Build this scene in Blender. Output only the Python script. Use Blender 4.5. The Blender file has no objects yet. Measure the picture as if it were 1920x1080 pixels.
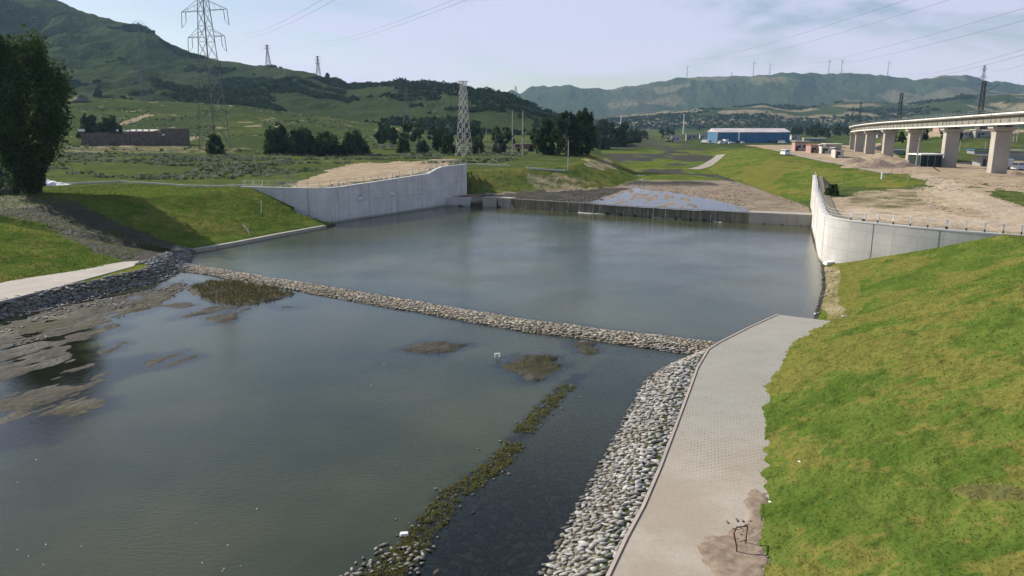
import bpy, math, random
import numpy as np
from mathutils import Vector, Matrix
random.seed(7); RNG = np.random.default_rng(11)
S = bpy.context.scene; COL = S.collection
R = math.radians
# ------------------------------------------------------------------ camera
FPX = 1400.0; PITCH = math.atan(305/FPX); CZ = 16.0
cP, sP = math.cos(PITCH), math.sin(PITCH)
cd = bpy.data.cameras.new('camera'); cam = bpy.data.objects.new('camera', cd); COL.objects.link(cam)
cam.location = (0, 0, CZ); cam.rotation_euler = (math.pi/2-PITCH, 0, 0)
cd.sensor_width = 36; cd.lens = 36*FPX/1920; cd.clip_start = .5; cd.clip_end = 30000
S.camera = cam
# ------------------------------------------------------------------ light
SUN_AZ = R(-54); SUN_EL = R(33)          # azimuth measured from +Y, negative = left
sdir = Vector((math.sin(SUN_AZ)*math.cos(SUN_EL), math.cos(SUN_AZ)*math.cos(SUN_EL), math.sin(SUN_EL)))
ld = bpy.data.lights.new('sun', 'SUN'); ld.energy = 4.9; ld.angle = R(.53); ld.color = (1, .935, .82)
sun = bpy.data.objects.new('sun', ld); COL.objects.link(sun)
sun.rotation_euler = sdir.to_track_quat('Z', 'Y').to_euler(); sun.location = sdir*500
W = bpy.data.worlds.new('World'); S.world = W; W.use_nodes = True
S.view_settings.view_transform = 'Standard'; S.view_settings.look = 'None'
S.view_settings.exposure = 0.44; S.view_settings.gamma = 1
S.render.engine = 'CYCLES'
S.cycles.volume_bounces = 0; S.cycles.transparent_max_bounces = 16
# ------------------------------------------------------------------ node helper
class NT:
    def __init__(s, tree): s.t = tree; s.n = tree.nodes; s.l = tree.links; s.n.clear()
    def __call__(s, ty, props=None, **ins):
        nd = s.n.new(ty)
        for k, v in (props or {}).items(): setattr(nd, k, v)
        for k, v in ins.items():
            key = int(k[1:]) if k[0] == 'i' and k[1:].isdigit() else k.replace('_', ' ')
            sk = nd.inputs[key]
            if isinstance(v, bpy.types.NodeSocket): s.l.new(v, sk)
            elif isinstance(v, bpy.types.Node): s.l.new(v.outputs[0], sk)
            else: sk.default_value = v
        return nd
    def math(s, op, a, b=0.0, c=None):
        kw = dict(i0=a, i1=b)
        if c is not None: kw['i2'] = c
        return s('ShaderNodeMath', {'operation': op}, **kw).outputs[0]
    def mix(s, f, a, b):
        nd = s.n.new('ShaderNodeMix'); nd.data_type = 'RGBA'
        for sk, v in ((nd.inputs[0], f), (nd.inputs[6], a), (nd.inputs[7], b)):
            if isinstance(v, bpy.types.NodeSocket): s.l.new(v, sk)
            elif isinstance(v, (tuple, list)): sk.default_value = (*v[:3], 1)
            else: sk.default_value = v
        return nd.outputs[2]
    def mr(s, v, a, b, c=0.0, d=1.0):
        return s('ShaderNodeMapRange', {'interpolation_type': 'SMOOTHSTEP'}, i0=v, i1=a, i2=b, i3=c, i4=d).outputs[0]
    def noise(s, vec, scale, det=4, rough=.55, dist=0):
        return s('ShaderNodeTexNoise', None, Vector=vec, Scale=scale, Detail=det, Roughness=rough, Distortion=dist).outputs[0]
def mat(name):
    m = bpy.data.materials.new(name); m.use_nodes = True
    return m, NT(m.node_tree)
def out(T, shader, vol=None):
    o = T('ShaderNodeOutputMaterial')
    if shader is not None: T.l.new(shader, o.inputs[0])
    if vol is not None: T.l.new(vol, o.inputs[1])
def simple(name, col, rough=.8, var=.25, scale=2.0, metal=0.0, bump=0.0, col2=None, stretch=(1, 1, 1), rnd=False):
    m, T = mat(name)
    g = T('ShaderNodeNewGeometry').outputs['Position']
    mp = T('ShaderNodeMapping', None, Vector=g, Scale=stretch)
    n = T.noise(mp.outputs[0], scale, 5, .6)
    c1 = tuple(c*(1-var) for c in col); c2 = col2 or tuple(min(1, c*(1+var)) for c in col)
    c = T.mix(T.mr(n, .3, .7), c1, c2)
    if rnd:
        a = T('ShaderNodeAttribute', {'attribute_name': 'rnd'}).outputs['Fac']
        c = T.mix(1.0, c, c); 
        hs = T('ShaderNodeHueSaturation', None, Value=T.math('MULTIPLY_ADD', a, .9, .55), Color=c); c = hs.outputs[0]
    b = T('ShaderNodeBsdfPrincipled', None, Base_Color=c, Roughness=rough, Metallic=metal)
    b.inputs['Specular IOR Level'].default_value = .3
    if bump:
        bn = T('ShaderNodeBump', None, Strength=bump, Distance=.05, Height=T.noise(mp.outputs[0], scale*6, 4))
        T.l.new(bn.outputs[0], b.inputs['Normal'])
    out(T, b.outputs[0]); return m
# ------------------------------------------------------------------ world
T = NT(W.node_tree)
sky = T('ShaderNodeTexSky', {'sky_type': 'NISHITA', 'sun_disc': False, 'sun_elevation': SUN_EL, 'sun_rotation': SUN_AZ,
        'air_density': 1.0, 'dust_density': 1.2, 'ozone_density': 2.0, 'altitude': 900})
gen = T('ShaderNodeTexCoord').outputs['Generated']
mp = T('ShaderNodeMapping', None, Vector=gen, Scale=(1.4, 1.4, 5.5), Rotation=(0, .12, .3), Location=(.3, 0, .1))
n1 = T.noise(mp.outputs[0], 2.1, 9, .58, .5)
n2 = T.noise(mp.outputs[0], .9, 3, .5)
cl = T.mr(T.math('ADD', T.math('MULTIPLY', n1, .75), T.math('MULTIPLY', n2, .45)), .55, .70)
skyc = T.mix(T.math('MULTIPLY_ADD', cl, .78, .14), sky.outputs[0], (6.3, 6.7, 9.2))
bg = T('ShaderNodeBackground', None, Color=skyc, Strength=.073)
T.l.new(bg.outputs[0], T('ShaderNodeOutputWorld').inputs[0])
# ------------------------------------------------------------------ object helpers
def tag(o, label=None, cat=None, group=None, kind=None):
    if label: o['label'] = label
    if cat: o['category'] = cat
    if group: o['group'] = group
    if kind: o['kind'] = kind
    return o
def thing(name, label, cat, loc=(0, 0, 0), rz=0, group=None):
    o = bpy.data.objects.new(name, None); COL.objects.link(o)
    o.location = loc; o.rotation_euler = (0, 0, rz); o.empty_display_size = .1
    return tag(o, label, cat, group)
def link(name, me, m, parent=None, loc=None):
    o = bpy.data.objects.new(name, me); COL.objects.link(o)
    if m is not None: me.materials.append(m)
    if parent is not None: o.parent = parent
    if loc is not None: o.location = loc
    return o
def npmesh(name, V, F, smooth=False):
    V = np.asarray(V, np.float32); F = np.asarray(F, np.int32); k = F.shape[1]
    me = bpy.data.meshes.new(name)
    me.vertices.add(len(V)); me.vertices.foreach_set('co', V.ravel())
    me.loops.add(F.size); me.loops.foreach_set('vertex_index', F.ravel())
    me.polygons.add(len(F)); me.polygons.foreach_set('loop_start', np.arange(0, F.size, k, dtype=np.int32))
    if smooth: me.polygons.foreach_set('use_smooth', np.ones(len(F), bool))
    me.update(calc_edges=True); me.validate(); return me
def setattr_f(me, name, vals):
    a = me.attributes.new(name, 'FLOAT', 'POINT'); a.data.foreach_set('value', np.asarray(vals, np.float32))
def setattr_c(me, name, vals):
    a = me.attributes.new(name, 'FLOAT_COLOR', 'POINT'); a.data.foreach_set('color', np.asarray(vals, np.float32).ravel())
class MB:
    def __init__(s): s.v = []; s.f = []
    def add(s, v, f):
        b = len(s.v); s.v += [tuple(p) for p in v]; s.f += [tuple(i+b for i in q) for q in f]; return s
    def box(s, c, size, rz=0, rx=0, taper=1.0):
        hx, hy, hz = (a/2 for a in size); M = Matrix.Rotation(rz, 3, 'Z') @ Matrix.Rotation(rx, 3, 'X')
        v = []
        for z, k in ((-hz, 1), (hz, taper)):
            for x, y in ((-hx, -hy), (hx, -hy), (hx, hy), (-hx, hy)): v.append(M @ Vector((x*k, y*k, z)) + Vector(c))
        return s.add(v, [(3, 2, 1, 0), (4, 5, 6, 7), (0, 1, 5, 4), (1, 2, 6, 5), (2, 3, 7, 6), (3, 0, 4, 7)])
    def bar(s, a, b, w=.1, w2=None, n=4):
        a = Vector(a); b = Vector(b); d = b-a
        if d.length < 1e-6: return s
        w2 = w if w2 is None else w2
        q = d.to_track_quat('Z', 'Y'); v = []
        for p, r in ((a, w), (b, w2)):
            for i in range(n):
                t = 2*math.pi*(i+.5)/n; v.append(p + q @ Vector((math.cos(t)*r/2, math.sin(t)*r/2, 0)))
        f = [(i, (i+1) % n, n+(i+1) % n, n+i) for i in range(n)] + [tuple(range(n-1, -1, -1)), tuple(range(n, 2*n))]
        return s.add(v, f)
    def tube(s, pts, rs, n=6):
        rings = []; b = len(s.v)
        for i, p in enumerate(pts):
            p = Vector(p); d = Vector(pts[min(i+1, len(pts)-1)])-Vector(pts[max(i-1, 0)])
            q = d.to_track_quat('Z', 'Y'); r = rs[i] if hasattr(rs, '__len__') else rs
            for k in range(n):
                t = 2*math.pi*k/n; s.v.append(tuple(p + q @ Vector((math.cos(t)*r, math.sin(t)*r, 0))))
        for i in range(len(pts)-1):
            for k in range(n):
                s.f.append((b+i*n+k, b+i*n+(k+1) % n, b+(i+1)*n+(k+1) % n, b+(i+1)*n+k))
        s.f.append(tuple(b+k for k in range(n-1, -1, -1))); e = b+(len(pts)-1)*n; s.f.append(tuple(e+k for k in range(n)))
        return s
    def build(s, name, m, parent=None, smooth=False, loc=None):
        me = bpy.data.meshes.new(name); me.from_pydata(s.v, [], s.f); me.update()
        if smooth:
            for p in me.polygons: p.use_smooth = True
        return link(name, me, m, parent, loc)
def copy_tree(o, parent=None):
    c = o.copy(); COL.objects.link(c); c.parent = parent
    for ch in [k for k in o.children if k is not c]: copy_tree(ch, c)
    return c
# ------------------------------------------------------------------ pixel <-> world for planning
def ray(px, py):
    x = (px-960)/FPX; yu = (540-py)/FPX
    return np.array((x, cP+yu*sP, -sP+yu*cP))
def P(px, py, z=0.0):
    d = ray(px, py); t = (z-CZ)/d[2]; return Vector((d[0]*t, d[1]*t, z))
def Hh(px, py, Y):
    d = ray(px, py); t = Y/d[1]; return Vector((d[0]*t, Y, CZ+d[2]*t))
def proj(x, y, z):
    dz = z-CZ; w = y*cP-dz*sP; u = y*sP+dz*cP
    return 960+FPX*x/w, 540-FPX*u/w
# ------------------------------------------------------------------ numpy noise
def _h(ix, iy, sd):
    h = (ix*374761393 + iy*668265263 + sd*69069) & 0xffffffff
    h = ((h ^ (h >> 13))*1274126177) & 0xffffffff
    return (h ^ (h >> 16))/4294967296.0
def vn(x, y, sd=0):
    ix = np.floor(x).astype(np.int64); iy = np.floor(y).astype(np.int64)
    fx = x-ix; fy = y-iy; fx = fx*fx*(3-2*fx); fy = fy*fy*(3-2*fy)
    a = _h(ix, iy, sd); b = _h(ix+1, iy, sd); c = _h(ix, iy+1, sd); d = _h(ix+1, iy+1, sd)
    return (a+(b-a)*fx)*(1-fy)+(c+(d-c)*fx)*fy
def fbm(x, y, o=4, sd=0, ridge=False):
    s = np.zeros_like(x, float); a = .5; t = 0
    for i in range(o):
        n = vn(x*2**i+17.3*i, y*2**i+9.1*i, sd+i)
        if ridge: n = 1-np.abs(2*n-1)
        s += a*n; t += a; a *= .5
    return s/t
def sstep(x, a, b):
    t = np.clip((x-a)/(b-a), 0, 1); return t*t*(3-2*t)
def sdist(x, y, pts):
    best = np.full(x.shape, 1e18); sg = np.ones(x.shape)
    n = len(pts)
    for i in range(n-1):
        ax, ay = pts[i][:2]; bx, by = pts[i+1][:2]; dx, dy = bx-ax, by-ay; L = dx*dx+dy*dy
        t = ((x-ax)*dx+(y-ay)*dy)/L
        if i > 0: t = np.maximum(t, 0)
        if i < n-2: t = np.minimum(t, 1)
        qx = x-ax-t*dx; qy = y-ay-t*dy; d = qx*qx+qy*qy
        cr = (x-ax)*dy-(y-ay)*dx
        m = d < best-1e-9; best = np.where(m, d, best); sg = np.where(m, np.where(cr >= 0, 1, -1), sg)
    return np.sqrt(best)*sg
def pip(x, y, poly):
    r = np.zeros(x.shape, bool); n = len(poly)
    for i in range(n):
        x1, y1 = poly[i]; x2, y2 = poly[(i+1) % n]
        if y1 == y2: continue
        c = ((y1 > y) != (y2 > y)) & (x < (x2-x1)*(y-y1)/(y2-y1)+x1); r ^= c
    return r
def pdist(x, y, poly):      # positive inside
    d = np.abs(sdist_closed(x, y, poly)); return np.where(pip(x, y, poly), d, -d)
def sdist_closed(x, y, poly):
    best = np.full(x.shape, 1e18)
    for i in range(len(poly)):
        ax, ay = poly[i]; bx, by = poly[(i+1) % len(poly)]; dx, dy = bx-ax, by-ay
        t = np.clip(((x-ax)*dx+(y-ay)*dy)/(dx*dx+dy*dy+1e-12), 0, 1)
        best = np.minimum(best, (x-ax-t*dx)**2+(y-ay-t*dy)**2)
    return np.sqrt(best)
# ------------------------------------------------------------------ plan of the place
RT = [(-.3, 0), (8.1, 22.8), (9.8, 27.5), (12.7, 35.7), (14.9, 42.1), (18.4, 48.5), (24.4, 58), (31.6, 73.4), (36.6, 86.1),
      (43, 105), (48.4, 120), (53, 134), (57, 184), (62, 238), (78, 290), (95, 360), (140, 600), (260, 1300)]
LT = [(-67, 0), (-43.1, 60.8), (-36.8, 77), (-37.6, 84), (-40.9, 95), (-29.7, 118.4), (-27.6, 127), (-24.5, 133.5),
      (-14, 151.5), (-9.5, 158), (4.7, 165), (23.7, 175.5), (34.4, 202), (38.8, 238), (44, 370), (70, 600), (160, 1300)]
LW = [(-46.5, 128.6), (-43, 126.8), (-39.5, 125.2), (-36, 123.8), (-33, 123.2), (-30.8, 124), (-28.7, 127), (-24.5, 133.5), (-18.7, 143),
      (-16.3, 147), (-14, 151.2), (-9.5, 158)]
LWZ = [5.75, 5.85, 5.9, 5.95, 5.95, 5.9, 5.9, 6.2, 6.65, 6.8, 7.9, 8.1]
RW = [(53.5, 134), (50.8, 126.5), (48.2, 119.5), (43, 105), (40.4, 98), (38.4, 92.5), (37.3, 89), (36.9, 86.4), (37.4, 84.5), (38.5, 82.7), (40, 80.8), (42, 78.3),
      (45.6, 74.8), (49.2, 72), (54, 69.5), (64, 66)]
RWZ = [7.4, 6.6, 5.8, 5.6, 5.6, 5.6, 5.6, 5.6, 5.6, 5.6, 5.6, 5.6, 5.6, 5.6, 5.6, 5.6]
WEIR = [(-13.9, 152.4), (-3.2, 150.2), (14.8, 139.0), (38.8, 124.6), (48.6, 120.4)]
SILL = [(-35.5, 83.0), (-33.3, 81.7), (-16.6, 70.8), (1.75, 58.5), (12.6, 53.2), (14.5, 52.5)]
WEED = [tuple(P(*q, 0)[:2]) for q in [(690, 1090), (750, 1050), (800, 990), (845, 930), (890, 903), (950, 850), (990, 800), (1040, 745), (1078, 712)]]
def wpoly(pp, z=0): return [tuple(P(*q, z)[:2]) for q in pp]
MUD = [(wpoly([(-120, 700), (-60, 640), (0, 612), (120, 572), (250, 550), (345, 526), (352, 536), (300, 570), (300, 578), (212, 602), (228, 618), (150, 640), (60, 655), (0, 668), (-100, 720)]), .045),
       (wpoly([(-150, 730), (0, 700), (130, 690), (200, 675), (290, 668), (345, 657), (378, 668), (330, 685), (240, 695), (205, 715), (190, 740), (180, 770), (120, 795), (80, 825), (-100, 860)]), .02),
       (wpoly([(-200, 700), (-40, 652), (135, 640), (142, 690), (0, 706), (-160, 740)]), .03),
       (wpoly([(300, 574), (330, 568), (372, 571), (345, 580)]), .07), (wpoly([(392, 596), (430, 590), (468, 578), (440, 588), (425, 604), (395, 606)]), .08),
       (wpoly([(320, 600), (345, 590), (405, 572), (450, 566), (500, 562), (440, 578), (380, 590)]), .05), (wpoly([(500, 572), (560, 575), (530, 580)]), .04),
       (wpoly([(168, 662), (200, 655), (232, 640), (225, 652), (190, 668)]), .05),
       (wpoly([(766, 652), (790, 645), (830, 642), (888, 647), (850, 654), (820, 662), (775, 662)]), .14),
       (wpoly([(956, 685), (985, 670), (1030, 668), (1034, 685), (1018, 700), (1000, 714), (978, 700)]), .16),
       (wpoly([(1080, 646), (1098, 641), (1114, 655), (1100, 662)]), .12),
       (wpoly([(345, 538), (400, 528), (470, 530), (548, 552), (500, 566), (440, 574), (390, 562)]), .10),
       (wpoly([(720, 1100), (760, 1040), (800, 1035), (810, 1060), (780, 1100)]), -.03)]
def aE(px, py):
    d = ray(px, py); return d[0]/d[1], d[2]/d[1]
def sky_layer(pts): 
    q = sorted(aE(*p) for p in pts); return np.array([a for a, e in q]), np.array([e for a, e in q])
LAY = [  # skyline points, near Y, far Y (arrays by a), base height, power, noise amplitude
  dict(p=sky_layer([(-500, 120), (0, 188), (150, 182), (300, 190), (450, 198), (600, 218), (700, 230), (800, 242), (850, 249), (960, 262), (1100, 290)]), y0=250, D=520, hb=7.5, pw=1.0, amp=.05, ns=60, s=3),
  dict(p=sky_layer([(-600, -160), (-200, -80), (0, -28), (100, 0), (150, 22), (185, 32), (220, 38), (270, 50), (330, 90), (400, 111), (450, 117), (500, 124), (540, 127), (600, 142), (650, 156), (700, 158), (740, 152), (800, 152), (860, 160), (885, 168), (910, 166), (950, 178), (1000, 200), (1040, 214), (1100, 236), (1170, 256), (1300, 290)]), y0=480, D=1000, hb=9, pw=.85, amp=.42, ns=120, s=5),
  dict(p=sky_layer([(1020, 255), (1100, 228), (1150, 215), (1300, 206), (1420, 196), (1500, 200), (1600, 190), (1700, 196), (1800, 180), (1920, 176), (2200, 150), (2500, 160)]), y0=1650, D=2300, hb=7, pw=.8, amp=.55, ns=170, s=9),
  dict(p=sky_layer([(800, 220), (900, 195), (940, 179), (960, 170), (975, 173), (990, 163), (1010, 162), (1030, 165), (1070, 159), (1130, 167), (1170, 163), (1210, 160), (1260, 150), (1340, 144), (1400, 142), (1450, 139), (1490, 134), (1530, 138), (1590, 136), (1640, 142), (1690, 146), (1720, 150), (1760, 142), (1820, 141), (1860, 151), (1920, 158), (2100, 150), (2500, 140)]), y0=3250, D=4200, hb=25, pw=.75, amp=.62, ns=300, s=13)]
def hfun(x, y, full=False):
    x = np.asarray(x, float); y = np.asarray(y, float)
    dR = sdist(x, y, RT); dL = -sdist(x, y, LT); dW = -sdist(x, y, WEIR)      # dW>0 upstream
    r = np.hypot(x, y)
    up = (dW > .7) & (y > 110)
    upd = np.clip(dW, 0, None)
    bedup = 1.72+.003*upd + (.10+.16*sstep(np.abs(x-20), 30, 5))*(fbm(x/1.1-y*.2, y/3.2, 4, 31)-.5) + .25*sstep(upd, 20, 60)*(fbm(x/14, y/14, 3, 37)-.5)
    nz = fbm(x/9, y/9, 4, 2)-.5; nf = fbm(x/1.3, y/1.3, 3, 21)-.5
    zl = 5.6+.016*np.clip(y-150, 0, 250)+nz*.35*sstep(dL, 25, 60)
    zr = 5.55-1.2*sstep(dR, 30, 80)+nz*.30*sstep(dR, 30, 60)
    # ---- bed of the pools
    bed = -.42+.0*x
    for poly, top in MUD:
        cx = np.mean([p[0] for p in poly]); cy = np.mean([p[1] for p in poly])
        m = (np.abs(x-cx) < 60) & (np.abs(y-cy) < 60)
        if not m.any(): continue
        q = pdist(x[m], y[m], poly); q = q + 1.6*(fbm(x[m]/1.6, y[m]/.9, 4, 41)-.5)
        qx, qy = x[m]*.93-y[m]*.37, x[m]*.37+y[m]*.93; v = -.42+(top+.40)*sstep(q, -2.2, .5)+(.15 if top < .11 else .08)*(fbm(qx/.9, qy/3.2, 4, 44)-.5)
        bed[m] = np.maximum(bed[m], v)
    dWd = np.abs(sdist(x, y, WEED)); inr = (y < WEED[-1][1]+1)
    bed = np.maximum(bed, np.where(inr, -.42+.40*sstep(-dWd, -1.1, -.2)+.1*nf, -9))
    shl = sstep(y-x*.0, 90, 40)*sstep(-x, 10, 45); bed = np.maximum(bed, -.42+.22*shl)
    ds = np.abs(sdist(x, y, SILL)); top = .24+.30*(fbm(x/5, y/5, 2, 51)-.5)
    ends = (x > -38) & (x < 15)
    bed = np.where(ends, np.maximum(bed, np.clip(top-.30*np.maximum(0, ds-.75), -.42, None)), bed)
    zt = np.where(up, bedup, 1-.95*sstep(y, 50, 62)); wp = np.where(y < 46, 5.0, 5-5*sstep(y, 46, 62)) ; wp = np.where(y > 62, 0, wp)
    # right bank: dR>0 outside toe
    kr = np.where(up, .15, .35)
    hin_r = zt-.03-np.clip(-dR-wp, 0, None)*np.where(y < 60, .48, .3)
    dRe = dR-np.where(y < 59, .75*(fbm(x/.8, y/.8, 3, 201)-.42), 0)
    hR = np.where(dR > -.4, np.minimum(zr, zt-.03+kr*np.clip(dRe, 0, None)), hin_r)
    zr2 = np.where(up, 5.3-.9*sstep(y, 300, 420), 0); hR = np.where(up & (dR > 0), np.minimum(np.minimum(zr, zr2+nz*.4), bedup+kr*dR), hR)
    # left bank
    wl = np.interp(y, [0, 60, 70, 80, 85, 200], [8, 8, 7, 4.5, 1, 0])
    kl = np.interp(y, [0, 85, 100, 125], [.17, .18, .24, .33]); kl = np.where(up, .34, kl)
    h0 = np.where(y < 88, 1.15*sstep(dL, 0, 2.2), np.where(up, bedup, .42*sstep(dL, -.2, .5)))
    hL = np.where(dL > 0, np.minimum(zl, h0+kl*np.clip(dL-np.where(y < 92, 2+wl, .3), 0, None)), -dL*-.3)
    base = np.where(up, bedup, bed)
    h = np.where(up, np.where(dR > 0, hR, np.where(dL > 0, hL, bedup)), np.maximum(bed, np.where(dR > -12, hR, -9)))
    h = np.where(~up, np.maximum(h, np.where(dL > -1.5, hL, -9)), h)
    # platforms behind the two retaining walls
    dl = -sdist(x, y, LW); t = (x+9.5)*.56+(y-158)*.83; tt = np.clip(t, 0, None)
    wz = np.interp(y, [120, 128, 133.5, 143, 147, 151, 158], [5.8, 5.9, 6.05, 6.5, 6.7, 7.6, 7.9])
    pl = zl+(wz-zl)*np.exp(-np.clip(dl, 0, None)/14)-.38*tt
    pl = np.where(x < -46, zl, pl)
    ml = (dl > 1.3) & (y > 110) & (x > -90) & (x < 10)
    h = np.where((y > 121.5) & (x > -36) & (x < -6) & (dl > -2.5) & (dl <= 1.3) & (y < 160), np.minimum(h, np.where(up, bedup, -.4)), h)
    h = np.where(ml & (y > 122), np.maximum(h, pl), h)
    dr = -sdist(x, y, RW); t = (x-53.5)*.33+(y-134)*.94; tt = np.clip(t, 0, None)
    mr_ = (dr > 1.3) & (y > 60) & (x < 180) & (x > 36)
    # dR uses wall as toe there: plateau
    hp = np.minimum(zr, 5.5)-.22*tt
    h = np.where(mr_, np.maximum(h, hp), h)
    # micro relief
    bank = ((dR > .3) | (dL > 1.0)) & (h > .3)
    h = np.where(bank, h+.10*(fbm(x/2.3, y/2.3, 4, 61)-.5), h)
    # mounds under the viaduct
    for (mx, my, mr, mh) in MOUNDS:
        d = np.hypot(x-mx, (y-my)*.55)/mr; h = h+mh*np.clip(1-d, 0, 1)**1.3*(.75+.7*fbm(x/2.5, y/2.5, 3, 71))
    # far right embankment behind the viaduct
    e = sstep(x-(.36*y+40), 0, 60)*sstep(y, 270, 420)*sstep(y, 1500, 900); h = h+e*9*sstep(x/np.maximum(y, 1), .40, .52)
    # hills
    a = x/np.maximum(y, 1.0)
    zone = np.zeros(x.shape)
    for i, L in enumerate(LAY):
        Tt = np.interp(a, *L['p']); D = L['D']; y0 = L['y0']
        if i == 1: D = np.interp(a, [-.6, -.2, 0, .1], [1250, 950, 760, 700])
        tb = (L['hb']-16)/y0; u = (y-y0)/(D-y0); uc = np.clip(u, 0, 1)
        if i >= 1: Tt = Tt+uc**5*(.0035 if i == 3 else .0028)*(fbm(a*70, a*0+i, 4, 160+i)-.5)*2
        tb = (L['hb']-16)/y0; u = (y-y0)/(D-y0); uc = np.clip(u, 0, 1)
        q_ = x/L['ns']+.9*fbm(x/L['ns'], y/L['ns']/1.5, 2, L['s']+7)
        g = fbm(q_, y/(L['ns']*1.9), 6, L['s'], True)-.5
        g2 = fbm(x/(L['ns']*2.2)+.3*g, y/(L['ns']*5.0), 3, L['s']+3)-.5
        Su = uc**L['pw']
        Su = Su+(g*.6+g2*.9)*L['amp']*4*uc*(1-uc)*.5
        hl = 16+np.minimum(y, D)*(tb+(Tt-tb)*Su)
        hl = hl+(g*.60*np.clip(Tt-tb, 0, None)*y*np.clip(1-uc, 0, 1)**.6*uc)
        hl = np.where(u > 1, 16+D*Tt-(y-D)*.35, hl)
        hl = np.where((u > 0) & (Tt > tb), hl, -99)
        zone = np.where(hl > h, i+1, zone); h = np.maximum(h, hl)
    if full: return h, dict(dR=dR, dL=dL, dW=dW, up=up, zone=zone, dl=dl, dr=dr, ds=ds, dWd=dWd, bed=bed, ml=ml, mr=mr_)
    return h
MOUNDS = []
def G(px, py):
    d = ray(px, py); t = np.geomspace(20, 6000, 1500)
    x, y, z = d[0]*t, d[1]*t, CZ+d[2]*t
    hh = hfun(x, y); m = np.where(z < hh)[0]
    if len(m) == 0: return Hh(px, py, 500)
    i = max(m[0], 1); f0 = z[i-1]-hh[i-1]; f1 = hh[i]-z[i]; k = f0/(f0+f1+1e-9)
    return Vector((x[i-1]+(x[i]-x[i-1])*k, y[i-1]+(y[i]-y[i-1])*k, hh[i-1]+(hh[i]-hh[i-1])*k))
def hz(x, y): return float(hfun(np.array([x]), np.array([y]))[0])
MOUNDS = [(120, 246, 8, 1.5), (110, 232, 7, 1.0), (127, 262, 7, 1.5), (112, 262, 8, 1.1), (130, 238, 6, 1.0), (123.5, 176, 5, 1.2), (105, 214, 5, .7), (72, 112, 9, .5), (62, 100, 7, .4), (86, 104, 8, .35), (58, 122, 5, .5)]
def dryf(x, y): return sstep(.55*fbm(x/5.5, y/5.5, 5, 101)+.30*fbm(x/1.3, y/1.3, 3, 102)+.15*vn(x/.35, y/.35, 103)+.06*(fbm(x/14, y/8, 2, 104)-.5), .40, .62)
# ------------------------------------------------------------------ the ground sheet
ylist = [12.0]
while ylist[-1] < 5200:
    v = ylist[-1]
    st = max(.09, min(1.7*v*v/(FPX*16), v*.0125)) if v < 330 else v*.0085
    ylist.append(v+st)
Yr = np.array(ylist); az = np.radians(np.concatenate([np.arange(-56, -36, .5), np.arange(-36, 36, .075), np.arange(36, 56.1, .5)]))
AZ, RR = np.meshgrid(az, Yr); GX = RR*np.tan(AZ); GY = RR.copy()
# spread: lines of equal Y keep near detail even
GH, info = hfun(GX, GY, True)
nA, nR = len(az), len(Yr)
print('ground verts', GX.size)
V = np.stack([GX, GY, GH], -1).reshape(-1, 3)
idx = np.arange(nA*nR).reshape(nR, nA)
F = np.stack([idx[:-1, :-1], idx[:-1, 1:], idx[1:, 1:], idx[1:, :-1]], -1).reshape(-1, 4)
me = npmesh('ground', V, F, True)
PX, PY = proj(GX, GY, GH)
wob = (fbm(GX/6, GY/6, 4, 81)-.5); jx = 36*wob; jy = 14*(fbm(GX/5+50, GY/5, 4, 82)-.5)
def pm(poly, soft=True):
    k = np.clip(120/np.maximum(GY, 30), .15, 1.4)
    return pip(PX+jx*k, PY+jy*k, poly).astype(float)
dirt = np.zeros_like(GX); lush = np.zeros_like(GX); forest = np.zeros_like(GX)
mud = np.zeros_like(GX); grav = np.zeros_like(GX); cob = np.zeros_like(GX); dry = np.zeros_like(GX)
dR, dL, up, zone = info['dR'], info['dL'], info['up'], info['zone']
near = GY < 420
lush = np.where(~up & (((dR > 0) & (~info['mr'])) | ((dL > 0) & (dL < 34) & (~info['ml']))), 1, 0)*1.0
lush = np.where(up & (dR > 0) & (dR < 46) & (GY > 140) & (GY < 380), .75, lush)
mud = np.where(~up & (GH < .35) & (dR < 0) & (dL < 2.5), 1.0, 0)
grav = np.where(up & (dR < 0) & (dL < 0) & (GY < 200), 1.0, 0)
grav *= 1-sstep(GY, 185, 210)
mud = np.maximum(mud, np.where(up & (dR < 0) & (dL < 0), .7*sstep(fbm(GX/12, GY/26, 3, 91), .42, .60)*sstep(GY, 165, 190), 0))
lush = np.where(up & (dR < 0) & (dL < 0) & (GY > 190), .9*sstep(fbm(GX/30, GY/60, 3, 95), .35, .55), lush)
mud = np.maximum(mud, pm([(880, 368), (1000, 358), (1150, 352), (1190, 352), (1100, 384), (940, 372)])*.85*near)
dirt = np.where(info['mr'] & (GY < 420), 1.0, 0)
dirt = np.where((dR > 24) & up & (GX > 82) & (GY < 460), 1.0, dirt)
dirt *= 1-pm([(1530, 322), (1700, 326), (1760, 350), (1640, 356), (1560, 372), (1530, 390)])*.8
dirt *= 1-pm([(1848, 362), (1870, 355), (1930, 362), (2050, 370), (2050, 410), (1930, 392), (1880, 375)])*.85
dirt *= 1-pm([(1300, 255), (1448, 281), (1530, 299), (1600, 313), (1665, 327), (1700, 333), (1600, 345), (1530, 345), (1500, 392), (1320, 330)])
dirt *= 1-pm([(1820, 345), (1855, 345), (1850, 351), (1815, 350)])*.6
dirt *= 1-.45*pm([(1640, 345), (1720, 350), (1740, 385), (1640, 395), (1570, 370)])
dirt *= 1-pm([(1640, 262), (1960, 246), (1960, 300), (1790, 305), (1690, 296)])*.8
dirt = np.maximum(dirt, pm([(560, 342), (620, 318), (680, 304), (760, 304), (800, 310), (780, 322), (740, 336), (640, 346), (520, 350)])*near)
dirt = np.maximum(dirt, .6*pm([(740, 308), (830, 298), (860, 300), (830, 318), (760, 335)])*near)
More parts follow.
